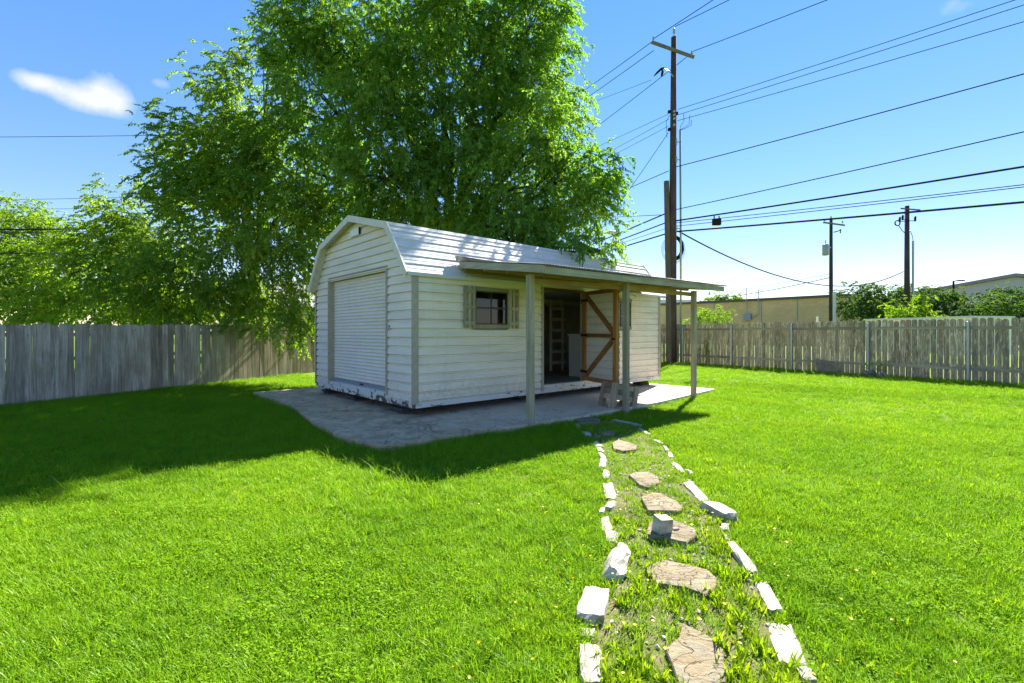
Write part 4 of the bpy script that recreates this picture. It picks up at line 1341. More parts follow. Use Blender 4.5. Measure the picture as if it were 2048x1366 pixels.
g = MB()
for off_, pts in enumerate(([(0.335, -0.1, 11.2), (0.34, -0.12, 11.35), (0.5, -0.14, 11.6), (0.48, -0.14, 11.95)], [(0.335, -0.1, 11.2), (0.45, -0.12, 11.25), (0.75, -0.14, 11.45), (0.78, -0.14, 11.9)],
                            [(0.335, -0.1, 11.2), (0.5, -0.12, 11.22), (0.85, -0.14, 11.4), (0.86, -0.14, 11.65)], [(-0.18, -0.1, 11.9), (-0.35, -0.12, 11.55), (-0.32, -0.1, 11.2), (-0.3, -0.1, 10.8)])):
    g.tube(pts, 0.012, 5)
g.build('service_lead', M_WIRE, pole)
stub = MB().tube([(-0.16, -0.03, -0.2), (-0.21, -0.03, 4), (-0.30, -0.02, 8.75)], [0.15, 0.14, 0.125], 12).build('stub_pole', weathered_wood('stub_wood', (0.15, 0.12, 0.095), (0.08, 0.06, 0.05), (0.22, 0.19, 0.15), 10, 'Z', 0.5), pole)
g = MB()
for q in range(9):
    rx, rz = 0.31 + 0.018 * q, 0.46 + 0.018 * q
    y_ = 0.25 + 0.011 * (q % 4)
    g.tube([(0.17 + rx * math.cos(t_), y_, 5.58 + rz * math.sin(t_) + 0.01 * math.sin(3 * t_ + q)) for t_ in np.linspace(0, 2 * math.pi, 33)], 0.022, 6, cap=False)
for q in range(3):
    rx, rz = 0.48 + 0.05 * q, 0.62 + 0.03 * q
    g.tube([(0.13 + rx * math.cos(t_), 0.28, 5.5 + rz * math.sin(t_)) for t_ in np.linspace(0, 2 * math.pi, 33)], 0.008, 5, cap=False)
g.build('cable_coil', M_BLACK, pole)


def wire(label, pts_ends, sag, rad, n=26, group='overhead wires', name='power_line', cat='overhead wire', mat=None):
    a, b = Vector(pts_ends[0]), Vector(pts_ends[1])
    pts = []
    for i in range(n + 1):
        f_ = i / n
        p = a.lerp(b, f_)
        p.z -= sag * 4 * f_ * (1 - f_)
        pts.append(p)
    g_ = MB()
    g_.tube(pts, rad, 6)
    return tag(g_.build(name, mat or M_WIRE, None, smooth=True), label, cat, group)


def span(label, dx, dy, z0, dz, dirv, s1, z1, length, sag, rad):
    """a wire from the pole that passes height z1 at distance s1 along dirv; sag is the mid-span dip"""
    f_ = s1 / length
    dip = sag * 4 * f_ * (1 - f_)
    zend = z0 + (z1 + dip - z0) / f_
    a_ = (PX + dx, PY + dy, z0)
    b_ = (PX + dx + dirv[0] * length, PY + dy + dirv[1] * length, zend)
    return wire(label, (a_, b_), sag, rad)


DR, DL = (0.714, -0.70), (-0.365, 0.93)
for lab, dx, z0, s1, z1, sag, rad in (
        ('upper wire from the outer end of the crossarm towards the sunny side', -0.98, 15.74, 2.85 + 0.9, 16.38, 0.5, 0.017),
        ('highest wire from the pole-top insulator towards the sunny side', 0.07, 16.34, 3.06, 16.40, 0.5, 0.017),
        ('wire from the low end of the crossarm towards the sunny side', 0.86, 15.12, 5.0, 14.93, 0.5, 0.017),
        ('thin top wire of the three secondary lines on the sunny side of the pole', 0.2, 12.36, 11.32, 12.17, 0.35, 0.013),
        ('thin middle wire of the three secondary lines on the sunny side', 0.2, 12.10, 11.57, 11.92, 0.35, 0.013),
        ('thin lowest wire of the three secondary lines on the sunny side', 0.2, 11.82, 11.57, 11.39, 0.35, 0.013),
        ('single long wire leaving the pole halfway up its sunny side', 0.15, 9.61, 11.57, 9.75, 0.4, 0.020),
        ('wire just above the thick telephone cables on the sunny side', 0.15, 7.56, 11.57, 7.94, 0.4, 0.019),
        ('thick black telephone cable carrying the small splice box', 0.15, 7.02, 11.57, 6.84, 0.3, 0.034),
        ('upper of two thin twin wires between the thick cables', 0.15, 6.92, 11.57, 6.27, 0.3, 0.014),
        ('lower of two thin twin wires between the thick cables', 0.15, 6.76, 11.57, 6.20, 0.3, 0.014),
        ('lowest thick black cable crossing in front of the far poles', 0.15, 6.50, 11.57, 5.72, 0.3, 0.036)):
    span(lab, dx, -0.12, z0, 0, DR, s1, z1, 42.0, sag, rad)
for lab, dx, z0, s1, z1, sag, rad in (
        ('wire from the outer crossarm insulator down behind the tall tree', -0.98, 15.74, 8.98, 16.75, 0.5, 0.017),
        ('wire from the pole top down behind the tall tree', -0.88, 15.33, 8.98, 16.22, 0.5, 0.017),
        ('wire from the low crossarm end passing behind the pole to the tree', 0.86, 15.12, 10.2, 15.05, 0.5, 0.017),
        ('faint wire from the black strain insulator to the tree', -1.0, 13.90, 7.1, 15.7, 0.4, 0.010),
        ('faint top secondary wire between pole and tall tree', -0.18, 12.24, 5.97, 12.94, 0.3, 0.011),
        ('faint middle secondary wire between pole and tall tree', -0.15, 12.0, 5.17, 12.24, 0.3, 0.011),
        ('faint low secondary wire between pole and tall tree', -0.15, 11.67, 5.7, 11.95, 0.3, 0.011),
        ('single wire leaving the pole halfway up towards the tree', -0.15, 9.49, 6.24, 9.66, 0.3, 0.019),
        ('nearly level grey wire between the stub pole and the tree', -0.3, 7.37, 7.4, 8.85, 0.3, 0.014),
        ('upper thick cable sloping from the stub pole to the tree', -0.3, 7.42, 7.1, 7.08, 0.25, 0.034),
        ('middle thick cable sloping from the pole to the tree', -0.15, 7.03, 7.1, 6.78, 0.25, 0.030),
        ('faint twin wire beside the thick cables near the tree', -0.15, 6.74, 6.53, 6.64, 0.25, 0.012),
        ('lowest thick cable sloping from the pole to the tree', -0.15, 6.48, 6.81, 6.42, 0.25, 0.034)):
    span(lab, dx, 0.12, z0, 0, DL, s1, z1, 40.0, sag, rad)
wire('steep thin service wire running down from the pole towards the neighbours', ((PX - 0.2, PY, 11.3), (PX - 4.95, PY + 6.5, 4.4)), 0.15, 0.013)
wire('sagging dark cable from the tall pole to the far thick pole', ((PX + 0.3, PY, 6.53), (34.5, 42.0, 7.02)), 1.9, 0.034, 40)
wire('cable from the transformer pole down to the tan building', ((30.0, 45.0, 6.84), (25.4, 63.0, 6.0)), 0.25, 0.035)
wire('faint wire from the transformer pole to the tan building roof', ((30.0, 45.0, 7.2), (21.0, 66.0, 6.4)), 0.35, 0.018)
for lab, pa, pb, sag, rad in (
        ('highest lone wire crossing the sky beside the small cloud', (-45, 27, 12.8), (-4, 30, 14.6), 0.3, 0.016),
        ('upper of two close thin wires above the pale trees', (-45, 30, 10.0), (-8, 33, 11.7), 0.3, 0.014),
        ('lower of two close thin wires above the pale trees', (-45, 30, 9.45), (-8, 33, 10.9), 0.3, 0.012),
        ('thick black cable passing in front of the pale trees', (-40, 19, 6.0), (-4, 23.5, 7.2), 0.35, 0.034),
        ('thin wire below the thick cable in front of the pale trees', (-40, 19.5, 5.6), (-5, 23.5, 7.2), 0.25, 0.015),
        ('lowest twin wire in front of the pale trees', (-40, 19.5, 5.45), (-5, 23.5, 5.6), 0.3, 0.018)):
    wire(lab, (pa, pb), sag, rad)

sb = thing('splice_box', 'small dark splice box hanging from a thick telephone cable', 'splice box', (9.2, 21.42, 6.62))
MB().box((-0.17, -0.1, -0.14), (0.17, 0.1, 0.13)).build('case', M_BLACK, sb)
MB().box((-0.13, -0.02, 0.131), (-0.09, 0.02, 0.27)).build('hanger', M_WIRE, sb)
MB().box((0.09, -0.02, 0.131), (0.13, 0.02, 0.27)).build('hanger', M_WIRE, sb)


def far_pole(label, x, y, h, r0, parts):
    t_ = thing('utility_pole', label, 'utility pole', (x, y, 0))
    MB().tube([(0, 0, -0.2), (0, 0, h * 0.5), (0, 0, h)], [r0, r0 * 0.88, r0 * 0.72], 10).build('shaft', M_POLEWOOD, t_, smooth=True)
    parts(t_, h)
    return t_


def parts_a(t_, h):
    MB().beam((-0.85, -0.2, h - 0.35), (1.15, -0.2, h - 0.62), 0.11, 0.13).build('crossarm', M_CROSSARM, t_)
    for x_ in (-0.75, 0.0, 0.95):
        insulator(t_, x_, -0.2 if x_ else 0, h - 0.40 - 0.1 * x_ if x_ else h, 0.3, 0.08)
    g_ = MB()
    g_.tube([(-0.62, -0.15, h - 3.45), (-0.62, -0.15, h - 3.4), (-0.62, -0.15, h - 2.45), (-0.62, -0.15, h - 2.38)], [0.2, 0.27, 0.27, 0.2], 14)
    g_.build('transformer', M_GREYBOX, t_, smooth=True)
    g_ = MB()
    g_.tube([(-0.62, -0.15, h - 2.4), (-0.62, -0.15, h - 2.0)], [0.06, 0.03], 8)
    g_.build('bushing', M_GREYBOX, t_)
    MB().box((-0.36, -0.16, h - 2.75), (-0.1, -0.08, h - 2.65)).build('mount', M_GALV, t_)
    g_ = MB()
    g_.tube([(0.2, -0.1, h - 1.25), (0.7, -0.1, h - 1.1), (0.85, -0.1, h - 0.95), (0.8, -0.1, h - 1.35)], 0.05, 6)
    g_.build('cutout_arm', M_BLACK, t_)
    MB().box((-0.02, -0.34, -0.1), (0.24, -0.27, h - 7.0)).build('riser_guard', plain('white_riser', (0.62, 0.63, 0.62), 0.5), t_)


def parts_b(t_, h):
    MB().beam((-0.75, -0.25, h - 0.28), (0.95, -0.25, h - 0.42), 0.08, 0.10).build('crossarm', M_CROSSARM, t_)
    for x_, z_ in ((-0.55, h - 1.15), (-0.8, h - 1.3), (0.55, h - 1.25)):
        MB().beam((0, -0.2, z_ - 0.1), (x_, -0.2, z_ - 0.1), 0.05, 0.05).build('standoff', M_BLACK, t_)
        g_ = MB()
        g_.tube([(x_, -0.2, z_ - 0.15), (x_, -0.2, z_ + 0.15), (x_ + 0.03, -0.2, z_ + 0.3)], [0.07, 0.09, 0.05], 8)
        g_.build('arrester', M_BLACK, t_)
    g_ = MB()
    g_.tube([(-1.0 + 0.22 * math.cos(q), -0.2, h - 1.55 + 0.22 * math.sin(q)) for q in np.linspace(0, 2 * math.pi, 18)], 0.05, 6, cap=False)
    g_.tube([(-0.9, -0.2, h - 1.75), (-0.6, -0.2, h - 2.2), (-0.2, -0.2, h - 2.55)], 0.03, 5)
    g_.build('cable_loop', M_BLACK, t_)
    g_ = MB()
    g_.tube([(0.45, -0.1, -0.1), (0.45, -0.1, h - 3.1)], 0.085, 8)
    g_.tube([(0.45, -0.1, h - 3.1), (0.40, -0.1, h - 2.7), (0.2, -0.1, h - 2.2)], 0.03, 5)
    g_.build('conduit', M_GALV, t_)


far_pole('far slim utility pole with a grey transformer can in front of the tan building', 30.13, 45, 12.35, 0.19, parts_a)
far_pole('far thick utility pole with a grey riser pipe among the round trees', 34.82, 42, 12.8, 0.24, parts_b)

lp = thing('street_lamp', 'slim black parking-lot lamp with a flat head beyond the fence', 'street lamp', (46.33, 50, 0))
MB().tube([(0, 0, 0), (0, 0, 7.0)], [0.11, 0.085], 10).build('post', M_BLACK, lp)
MB().beam((-0.05, 0, 7.03), (0.55, 0, 7.10), 0.08, 0.09).build('arm', M_BLACK, lp)
MB().box((0.5, -0.16, 7.05), (1.1, 0.16, 7.16)).build('lamp_head', M_BLACK, lp)
lp2 = thing('street_lamp', 'cobra-head street lamp peeping out of the tall tree near the cables', 'street lamp', (0, 0, 0))
g = MB()
g.tube([(4.6, 38, -0.1), (4.6, 38, 8.6), (4.9, 38, 9.0), (7.6, 38, 9.62)], [0.1, 0.09, 0.06, 0.05], 8)
g.build('post', M_GREYBOX, lp2)
g = MB()
g.tube([(7.5, 38, 9.62), (7.8, 38, 9.66), (8.3, 38, 9.58), (8.55, 38, 9.5)], [0.06, 0.15, 0.17, 0.04], 8)
g.build('lamp_head', plain('lamp_cream', (0.6, 0.57, 0.5), 0.5), lp2)

# ------------------------------------------------------------------ buildings beyond the fences
m = Mat('tan_block_wall')
bt = m.node('ShaderNodeTexBrick')
mp = m.vec((1.0, 1.0, 1.0))
sx = m.node('ShaderNodeSeparateXYZ')
m.t.links.new(mp, sx.inputs[0])
cxn = m.node('ShaderNodeCombineXYZ')
m.t.links.new(sx.outputs['X'], cxn.inputs[0])
m.t.links.new(sx.outputs['Z'], cxn.inputs[1])
m.t.links.new(cxn.outputs[0], bt.inputs['Vector'])
bt.inputs['Color1'].default_value = (0.74, 0.48, 0.22, 1)
bt.inputs['Color2'].default_value = (0.80, 0.54, 0.26, 1)
bt.inputs['Mortar'].default_value = (0.66, 0.45, 0.22, 1)
bt.inputs['Scale'].default_value = 1.0
bt.inputs['Brick Width'].default_value = 0.6
bt.inputs['Row Height'].default_value = 0.3
bt.inputs['Mortar Size'].default_value = 0.02
n1 = m.noise(0.35, 4, 0.6)
M_TAN = m.principled(m.hsv(bt.outputs[0], v=m.ramp(n1, [(0.3, 0.9), (0.7, 1.1)])), 0.9, 0.2)
tb = thing('warehouse', 'long low tan block building with dark roof edge beyond the brown fence', 'building', (37.94, 53.8, 0), math.atan2(71.5 - 53.8, 22.58 - 37.94))
TL = 27.0
npan = 5
edges = [0, 5.15, 9.3, 15.5, 21.2, TL]
for i in range(len(edges) - 1):
    MB().box((edges[i] + 0.04, -12, 0), (edges[i + 1] - 0.04, 0, 5.72)).build('wall_panel', M_TAN, tb)
for e_ in edges[:-1]:
    MB().box((e_ - 0.038, -0.16, 0), (e_ + 0.038, 0.06 if e_ else 0.07, 5.72)).build('joint_strip', M_GREYBOX, tb)
MB().box((-0.25, -12.2, 5.721), (TL + 0.2, 0.25, 6.02)).build('roof_edge', plain('brown_fascia', (0.11, 0.095, 0.08), 0.6), tb)
el = bpy.data.objects.new('meter_box', None)
C.objects.link(el)
el.parent = tb
el.location = (11.0, 0.1, 3.25)
MB().box((-0.5, 0, 0), (0.35, 0.3, 0.85)).build('case', M_GREYBOX, el)
g = MB()
g.tube([(0.1, 0.12, 0.85), (0.1, 0.12, 4.2)], 0.06, 8)
g.tube([(-0.5, 0.12, 0.35), (-1.0, 0.12, 0.42), (-1.35, 0.12, 0.8), (-1.4, 0.12, 1.5), (-1.4, 0.12, 3.9)], 0.06, 8)
g.build('conduit', M_GALV, el)

gb = thing('gable_building', 'pale grey building with a long gable roof behind the round bushes', 'building', (66.5, 63.0, 0), R(-38))
M_PALEWALL = plain('pale_wall', (0.48, 0.47, 0.44), 0.8, 0.2, var=0.05)
g = MB()
g.prism([(-16, 0, 0), (16, 0, 0), (16, 0, 6.1), (0, 0, 9.0), (-16, 0, 6.1)], (0, 14, 0))
g.build('wall', M_PALEWALL, gb)
for s_ in (-1, 1):
    g = MB()
    g.prism([(s_ * 16.8, -0.5, 5.98), (0.0, -0.5, 9.03), (0.0, -0.5, 9.45), (s_ * 16.8, -0.5, 6.35)], (0, 15, 0))
    g.build('roof', plain('grey_roof', (0.25, 0.235, 0.215), 0.7), gb)
MB().box((-16.0, -0.12, 5.0), (16.0, -0.01, 5.3)).build('string_course', M_GREYBOX, gb)
ab = thing('annex_building', 'low brown flat-roofed annex beside the pale gable building', 'building', (47.5, 60.0, 0), R(-20))
MB().box((-4, 0, 0), (6.0, 6, 5.6)).build('wall', plain('annex_wall', (0.33, 0.25, 0.17), 0.8), ab)
MB().box((-4.2, -0.2, 5.601), (6.2, 6.2, 5.95)).build('roof_edge', plain('annex_roof', (0.16, 0.13, 0.105), 0.7), ab)
MB().box((4.6, -0.35, 0), (5.3, -0.21, 5.5)).build('downpipe', M_WHITEBOX, ab)
wb = thing('flat_roof_building', 'distant pale blue-white flat building seen under the porch roof end', 'building', (33.0, 92.0, 0), R(0))
MB().box((-5, 0, 0), (5.2, 8, 7.0)).build('wall', plain('bluish_white', (0.55, 0.60, 0.66), 0.7, var=0.04), wb)
MB().box((-5.0, -0.1, 7.001), (2.0, 8, 8.0)).build('parapet', plain('bluish_white_top', (0.50, 0.56, 0.63), 0.7, var=0.04), wb)

tr = thing('box_trailer', 'white box trailer whose flat roof shows above the brown fence', 'trailer', (18.35, 24.6, 0.15), math.atan2(-4.0, 0.88))
MB().box((-0.1, 0, 0.55), (4.7, 2.2, 2.13)).build('body', M_WHITEBOX, tr)
MB().box((-0.16, -0.07, 2.131), (4.76, 2.27, 2.20)).build('roof', plain('trailer_roof', (0.62, 0.63, 0.62), 0.5), tr)
for x_ in (1.6, 2.6):
    g = MB()
    g.tube([(x_, -0.12, 0.32), (x_, 0.1, 0.32)], 0.32, 16)
    g.build('wheel', M_BLACK, tr)
gp = thing('metal_pipe', 'short white vent pipe standing behind the brown fence', 'pipe', (13.2, 20.6, 0.15))
MB().tube([(0, 0, 0), (0, 0, 2.15)], 0.045, 10).build('tube', M_WHITEBOX, gp)
MB().tube([(0, 0, 2.151), (0, 0, 2.19)], [0.055, 0.05], 10).build('cap', M_WHITEBOX, gp)

nh = thing('neighbour_house', 'white house glimpsed through leaves behind the grey fence', 'house', (-12.5, 27.5, 0), R(12))
MB().box((-4.0, 0, 0), (7.2, 6, 3.0)).build('wall', M_WHITEBOX, nh)
g = MB()
g.prism([(-4.4, -0.5, 3.001), (7.6, -0.5, 3.001), (7.6, 3.0, 4.6), (-4.4, 3.0, 4.6)], (0, 0, 0.12))
g.prism([(-4.4, 3.001, 4.6), (7.6, 3.001, 4.6), (7.6, 6.5, 3.001), (-4.4, 6.5, 3.001)], (0, 0, 0.12))
g.build('roof', plain('neighbour_roof', (0.34, 0.33, 0.32), 0.8), nh)
for x_ in (-2.4, 1.2, 4.6):
    MB().box((x_, -0.04, 1.0), (x_ + 1.1, -0.003, 2.2)).build('window', M_DARKFRAME, nh)

# ------------------------------------------------------------------ trees


def spray_proto(seed, weep, nleaf, ll, lw, length):
    """one leafy twig: arching stem with loose hanging leaves; returns verts, leaf quads, stem tris"""
    r_ = np.random.default_rng(seed)
    V, F = [], []

    def path(s):
        return np.array([length * (0.62 * s), 0.05 * math.sin(s * 4 + seed), length * (0.16 * s - weep * s * s)])
    for i in range(nleaf):
        s = 0.06 + 0.94 * (i + r_.random() * 0.8) / nleaf
        p = path(s) + r_.normal(0, 0.012, 3)
        tan = path(min(s + 0.05, 1.05)) - path(s - 0.02)
        tan /= np.linalg.norm(tan)
        az = r_.uniform(0, 2 * math.pi)
        side = np.array([math.cos(az) * 0.5, math.sin(az), 0.35 * r_.normal()])
        d = tan * 0.55 + side * 0.8 + np.array([0, 0, -0.35 - 0.4 * weep])
        d /= np.linalg.norm(d)
        up = np.array([r_.normal() * 0.45, r_.normal() * 0.45, 1.0])
        sd = np.cross(d, up)
        sd /= np.linalg.norm(sd)
        nn = np.cross(sd, d)
        L_ = ll * r_.uniform(0.7, 1.25)
        W_ = lw * r_.uniform(0.8, 1.2)
        o = len(V)
        V += [p, p + d * L_ * 0.45 + sd * W_ * 0.5 + nn * 0.004, p + d * L_, p + d * L_ * 0.45 - sd * W_ * 0.5 + nn * 0.004]
        F += [(o, o + 1, o + 2, o + 3)]
    o = len(V)
    n_ = 3
    SF = []
    for k_ in range(n_ + 1):
        p = path(k_ / n_)
        w = 0.006 * (1 - 0.7 * k_ / n_)
        V += [p + np.array([0, w, 0]), p + np.array([0, -w, 0])]
    for k_ in range(n_):
        a_ = o + 2 * k_
        SF.append((a_, a_ + 1, a_ + 3, a_ + 2))
    return np.array(V), np.array(F), np.array(SF)


def vnoise(p, s, o):
    return np.array([mnoise.noise(Vector((x * s + o, y * s + o * 0.7, z * s - o))) for x, y, z in p])


def crown(name, lobes, parent, mat, per_m2, protos, scale=1.0, seed=1, clip=None, gap=-0.32, tone_bias=0.0, clumps=0.9, spread=0.30):
    r_ = np.random.default_rng(seed)
    P_, Yaw, Sc, Tone, Pit = [], [], [], [], []
    for li, (cx, cy, cz, rx, ry, rz, dens) in enumerate(lobes):
        p = 1.6
        area = 4 * math.pi * (((rx * ry) ** p + (rx * rz) ** p + (ry * rz) ** p) / 3) ** (1 / p)
        n_ = int(area * per_m2 * dens)
        # two thirds of the sprays gather in leafy clumps on the lobe's surface, the rest fill its depth
        nc = max(4, int(area * clumps))
        cd = r_.normal(size=(nc, 3))
        cd /= np.linalg.norm(cd, axis=1)[:, None]
        ctone = r_.normal(0, 0.13, nc)
        crad = r_.uniform(0.72, 1.06, nc)
        pick = r_.integers(0, nc, n_)
        inc = r_.random(n_) < 0.70
        d = r_.normal(size=(n_, 3))
        d /= np.linalg.norm(d, axis=1)[:, None]
        d = np.where(inc[:, None], cd[pick], d)
        rad = np.where(inc, crad[pick], 0.95 - 0.6 * r_.random(n_) ** 1.5)
        pts = np.stack([cx + d[:, 0] * rx * rad, cy + d[:, 1] * ry * rad, cz + d[:, 2] * rz * rad], 1)
        pts += r_.normal(0, 1.0, pts.shape) * np.where(inc, spread, 0.12)[:, None] * np.array([1.0, 1.0, 0.75])
        extra = np.where(inc, ctone[pick], -0.10)  # inner sprays toned darker, the crown's inner shade put into leaf colour
        nz = 0.7 * vnoise(pts, 0.8, li * 3.1 + seed) + 0.45 * vnoise(pts, 1.9, li * 1.7 + seed)
        keep = nz > gap + 0.25 * (r_.random(n_) - 0.5)
        if clip is not None:
            keep &= clip(pts)
        pts, d, nz, extra = pts[keep], d[keep], nz[keep], extra[keep]
        n_ = len(pts)
        P_.append(pts)
        Yaw.append(np.arctan2(d[:, 1] * rx, d[:, 0] * ry) + r_.normal(0, 0.6, n_))
        Sc.append(scale * r_.uniform(0.7, 1.3, n_))
        lobe_t = 0.17 * math.sin(li * 2.7 + seed)
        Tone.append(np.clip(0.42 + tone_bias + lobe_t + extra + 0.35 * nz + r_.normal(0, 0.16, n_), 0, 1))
        Pit.append(r_.normal(0, 0.35, n_) - 0.25 * d[:, 2])
    P_, Yaw, Sc, Tone, Pit = map(np.concatenate, (P_, Yaw, Sc, Tone, Pit))
    which = r_.integers(0, len(protos), len(P_))
    VV, FF, MI, TT = [], [], [], []
    base = 0
    for k_, (V, F, SF) in enumerate(protos):
        m_ = which == k_
        n_ = int(m_.sum())
        if not n_:
            continue
        c, s = np.cos(Yaw[m_]), np.sin(Yaw[m_])
        cp, sp = np.cos(Pit[m_]), np.sin(Pit[m_])
        X = V[None, :, 0] * cp[:, None] + V[None, :, 2] * sp[:, None]
        Z = -V[None, :, 0] * sp[:, None] + V[None, :, 2] * cp[:, None]
        Y = np.broadcast_to(V[None, :, 1], X.shape)
        x = X * c[:, None] - Y * s[:, None]
        y = X * s[:, None] + Y * c[:, None]
        W = np.stack([x, y, Z], 2) * Sc[m_][:, None, None] + P_[m_][:, None, :]
        nv = V.shape[0]
        offs = base + np.arange(n_)[:, None, None] * nv
        FF.append((F[None] + offs).reshape(-1, 4))
        MI.append(np.zeros(n_ * len(F), np.int32))
        FF.append((SF[None] + offs).reshape(-1, 4))
        MI.append(np.ones(n_ * len(SF), np.int32))
        VV.append(W.reshape(-1, 3))
        jitter = r_.normal(0, 0.07, (n_, nv))
        TT.append(np.clip(Tone[m_][:, None] + jitter, 0, 1).reshape(-1))
        base += n_ * nv
    V, F, MI, T_ = np.concatenate(VV), np.concatenate(FF), np.concatenate(MI), np.concatenate(TT)
    me = bpy.data.meshes.new(name)
    me.vertices.add(len(V))
    me.vertices.foreach_set('co', V.astype(np.float32).ravel())
    me.loops.add(F.size)
    me.loops.foreach_set('vertex_index', F.astype(np.int32).ravel())
    me.polygons.add(len(F))
    me.polygons.foreach_set('loop_start', np.arange(0, F.size, 4, dtype=np.int32))
    me.polygons.foreach_set('material_index', MI)
    me.update(calc_edges=True)
    at = me.attributes.new('tone', 'FLOAT', 'POINT')
    at.data.foreach_set('value', T_.astype(np.float32))
    me.materials.append(mat)
    me.materials.append(M_BARK)
    o = put(name, me, parent)
    o['kind'] = 'stuff'
    return o


def limbs(parent, base, fork_z, lobes, r0, seed=1, n_stems=1):
    """trunk plus limbs that reach into the lobes"""
    r_ = random.Random(seed)
    base = Vector(base)
    g_ = MB()
    fork = base + Vector((r_.uniform(-0.2, 0.2), r_.uniform(-0.2, 0.2), fork_z))
    g_.tube([base - Vector((0, 0, 0.3)), base + Vector((0, 0, 0.25)), base.lerp(fork, 0.5) + Vector((r_.uniform(-0.1, 0.1), 0, 0)), fork], [r0 * 1.5, r0 * 1.08, r0 * 0.92, r0 * 0.8], 12)
    g_.build('trunk', M_BARK, parent, smooth=True)
    g_ = MB()
    for (cx, cy, cz, rx, ry, rz, d_) in lobes:
        c_ = Vector((cx, cy, cz))
        st = base.lerp(fork, r_.uniform(0.75, 1.0))
        mid = st.lerp(c_, 0.5) + Vector((r_.uniform(-0.3, 0.3), r_.uniform(-0.3, 0.3), abs(c_.z - st.z) * 0.12 + 0.25))
        pts = []
        for i in range(9):
            f_ = i / 8
            p = st.lerp(mid, f_).lerp(mid.lerp(c_, f_), f_)
            pts.append(p + Vector((r_.uniform(-1, 1), r_.uniform(-1, 1), r_.uniform(-1, 1))) * 0.06)
        ra = r0 * 0.42 * min(1.0, rx / 2.0 + 0.25)
        g_.tube(pts, [ra * (1 - 0.78 * i / 8) for i in range(9)], 7)
        for q in range(4):
            e_ = c_ + Vector((r_.uniform(-1, 1) * rx, r_.uniform(-1, 1) * ry, r_.uniform(-0.8, 0.8) * rz)) * 0.8
            a_ = pts[5 + q % 3]
            g_.tube([a_, a_.lerp(e_, 0.5) + Vector((0, 0, 0.15)), e_], [ra * 0.3, ra * 0.2, 0.012], 5)
    g_.build('branches', M_BARK, parent, smooth=True)


WEEP = [spray_proto(s_, 0.55, 27, 0.105, 0.046, 0.70) for s_ in range(7)]
ARCH = [spray_proto(20 + s_, 0.42, 25, 0.11, 0.054, 0.72) for s_ in range(7)]
COARSE = [spray_proto(40 + s_, 0.35, 18, 0.24, 0.11, 1.0) for s_ in range(4)]


def shed_clear(p):
    """no leaves inside the shed body or its roof"""
    qx, qy = p[:, 0] - SC.x, p[:, 1] - SC.y
    t = qx * DW.x + qy * DW.y
    s = qx * DG.x + qy * DG.y
    se = np.minimum(s, SW - s)
    top = np.where(se < 0.72, 2.75 + se * 1.42, 3.76 + (se - 0.72) * 0.25) + 0.12
    inside = (t > -0.3) & (t < SL + 0.35) & (s > -0.12) & (s < SW + 0.12) & (p[:, 2] < top)
    return ~inside


def add_tree(name, label, base, fork_z, r0, key, mat, per_m2, protos, scale=1.0, seed=1, group=None, cat='tree', gap=-0.32, bias=0.0, clip=None, clumps=0.9, spread=0.30):
    t_ = thing(name, label, cat, (0, 0, 0), 0, group)
    limbs(t_, base, fork_z, LOBES[key], r0, seed)
    crown('crown', LOBES[key], t_, mat, per_m2, protos, scale, seed, clip, gap, bias, clumps, spread)
    return t_


add_tree('weeping_tree', 'huge weeping green tree towering behind the white shed', (-2.4, 19.2, 0.0), 5.0, 0.42, 'main', M_LEAF_MAIN, 21, WEEP, 1.0, 3, clip=shed_clear, bias=0.05, gap=-0.30)
add_tree('leafy_tree', 'tall darker tree with loose open branches beside the huge weeping tree', (-10.6, 19.6, 0.05), 4.0, 0.26, 'side', M_LEAF_DARK, 19, ARCH, 1.0, 8, gap=-0.28, bias=0.05)
add_tree('leafy_tree', 'low spreading tree whose branches droop over the grey fence', (-9.4, 18.4, 0.05), 1.7, 0.17, 'front', M_LEAF_DARK, 24, WEEP, 0.9, 12, clip=shed_clear, gap=-0.30, bias=0.10)
add_tree('leafy_tree', 'mid green bushy tree behind the grey fence between pale and dark trees', (-16.6, 21.2, 0.0), 2.0, 0.16, 'mid', M_LEAF_DARK, 20, ARCH, 1.0, 15, gap=-0.24, bias=0.22)
add_tree('leafy_tree', 'sunlit pale green tree behind the end of the grey fence', (-25.6, 26.0, 0.0), 2.6, 0.18, 'pale', M_LEAF_PALE, 18, ARCH, 1.1, 19, gap=-0.24)
add_tree('leafy_tree', 'wide dark feathery tree in front of the tan building corner', (37.2, 46.3, 0), 2.0, 0.25, 'elm', M_LEAF_DEEP, 9.5, COARSE, 0.85, 23, gap=-0.30, bias=0.0)
add_tree('leafy_tree', 'bright yellow-green bush tree at the foot of the far thick pole', (31.6, 38.2, 0), 1.4, 0.12, 'shrub', M_LEAF_PALE, 10, COARSE, 0.7, 25, gap=-0.45)
add_tree('leafy_tree', 'rounded dark green tree before the pale gable building', (46.5, 45.5, 0), 1.8, 0.2, 'round', M_LEAF_DEEP, 9.5, COARSE, 0.8, 27, gap=-0.38, bias=0.0)
add_tree('leafy_tree', 'distant small treetops above the tan building roof', (33.9, 75.5, 0), 5.0, 0.2, 'dist', M_LEAF_DARK, 8, COARSE, 1.0, 29, gap=-0.3)
add_tree('bush', 'bright leafy bush growing over the brown fence near the pole', (9.9, 23.9, 0.15), 1.2, 0.05, 'fencebush', M_LEAF_PALE, 34, ARCH, 0.55, 31, cat='bush', gap=-0.45, clumps=8, spread=0.10)

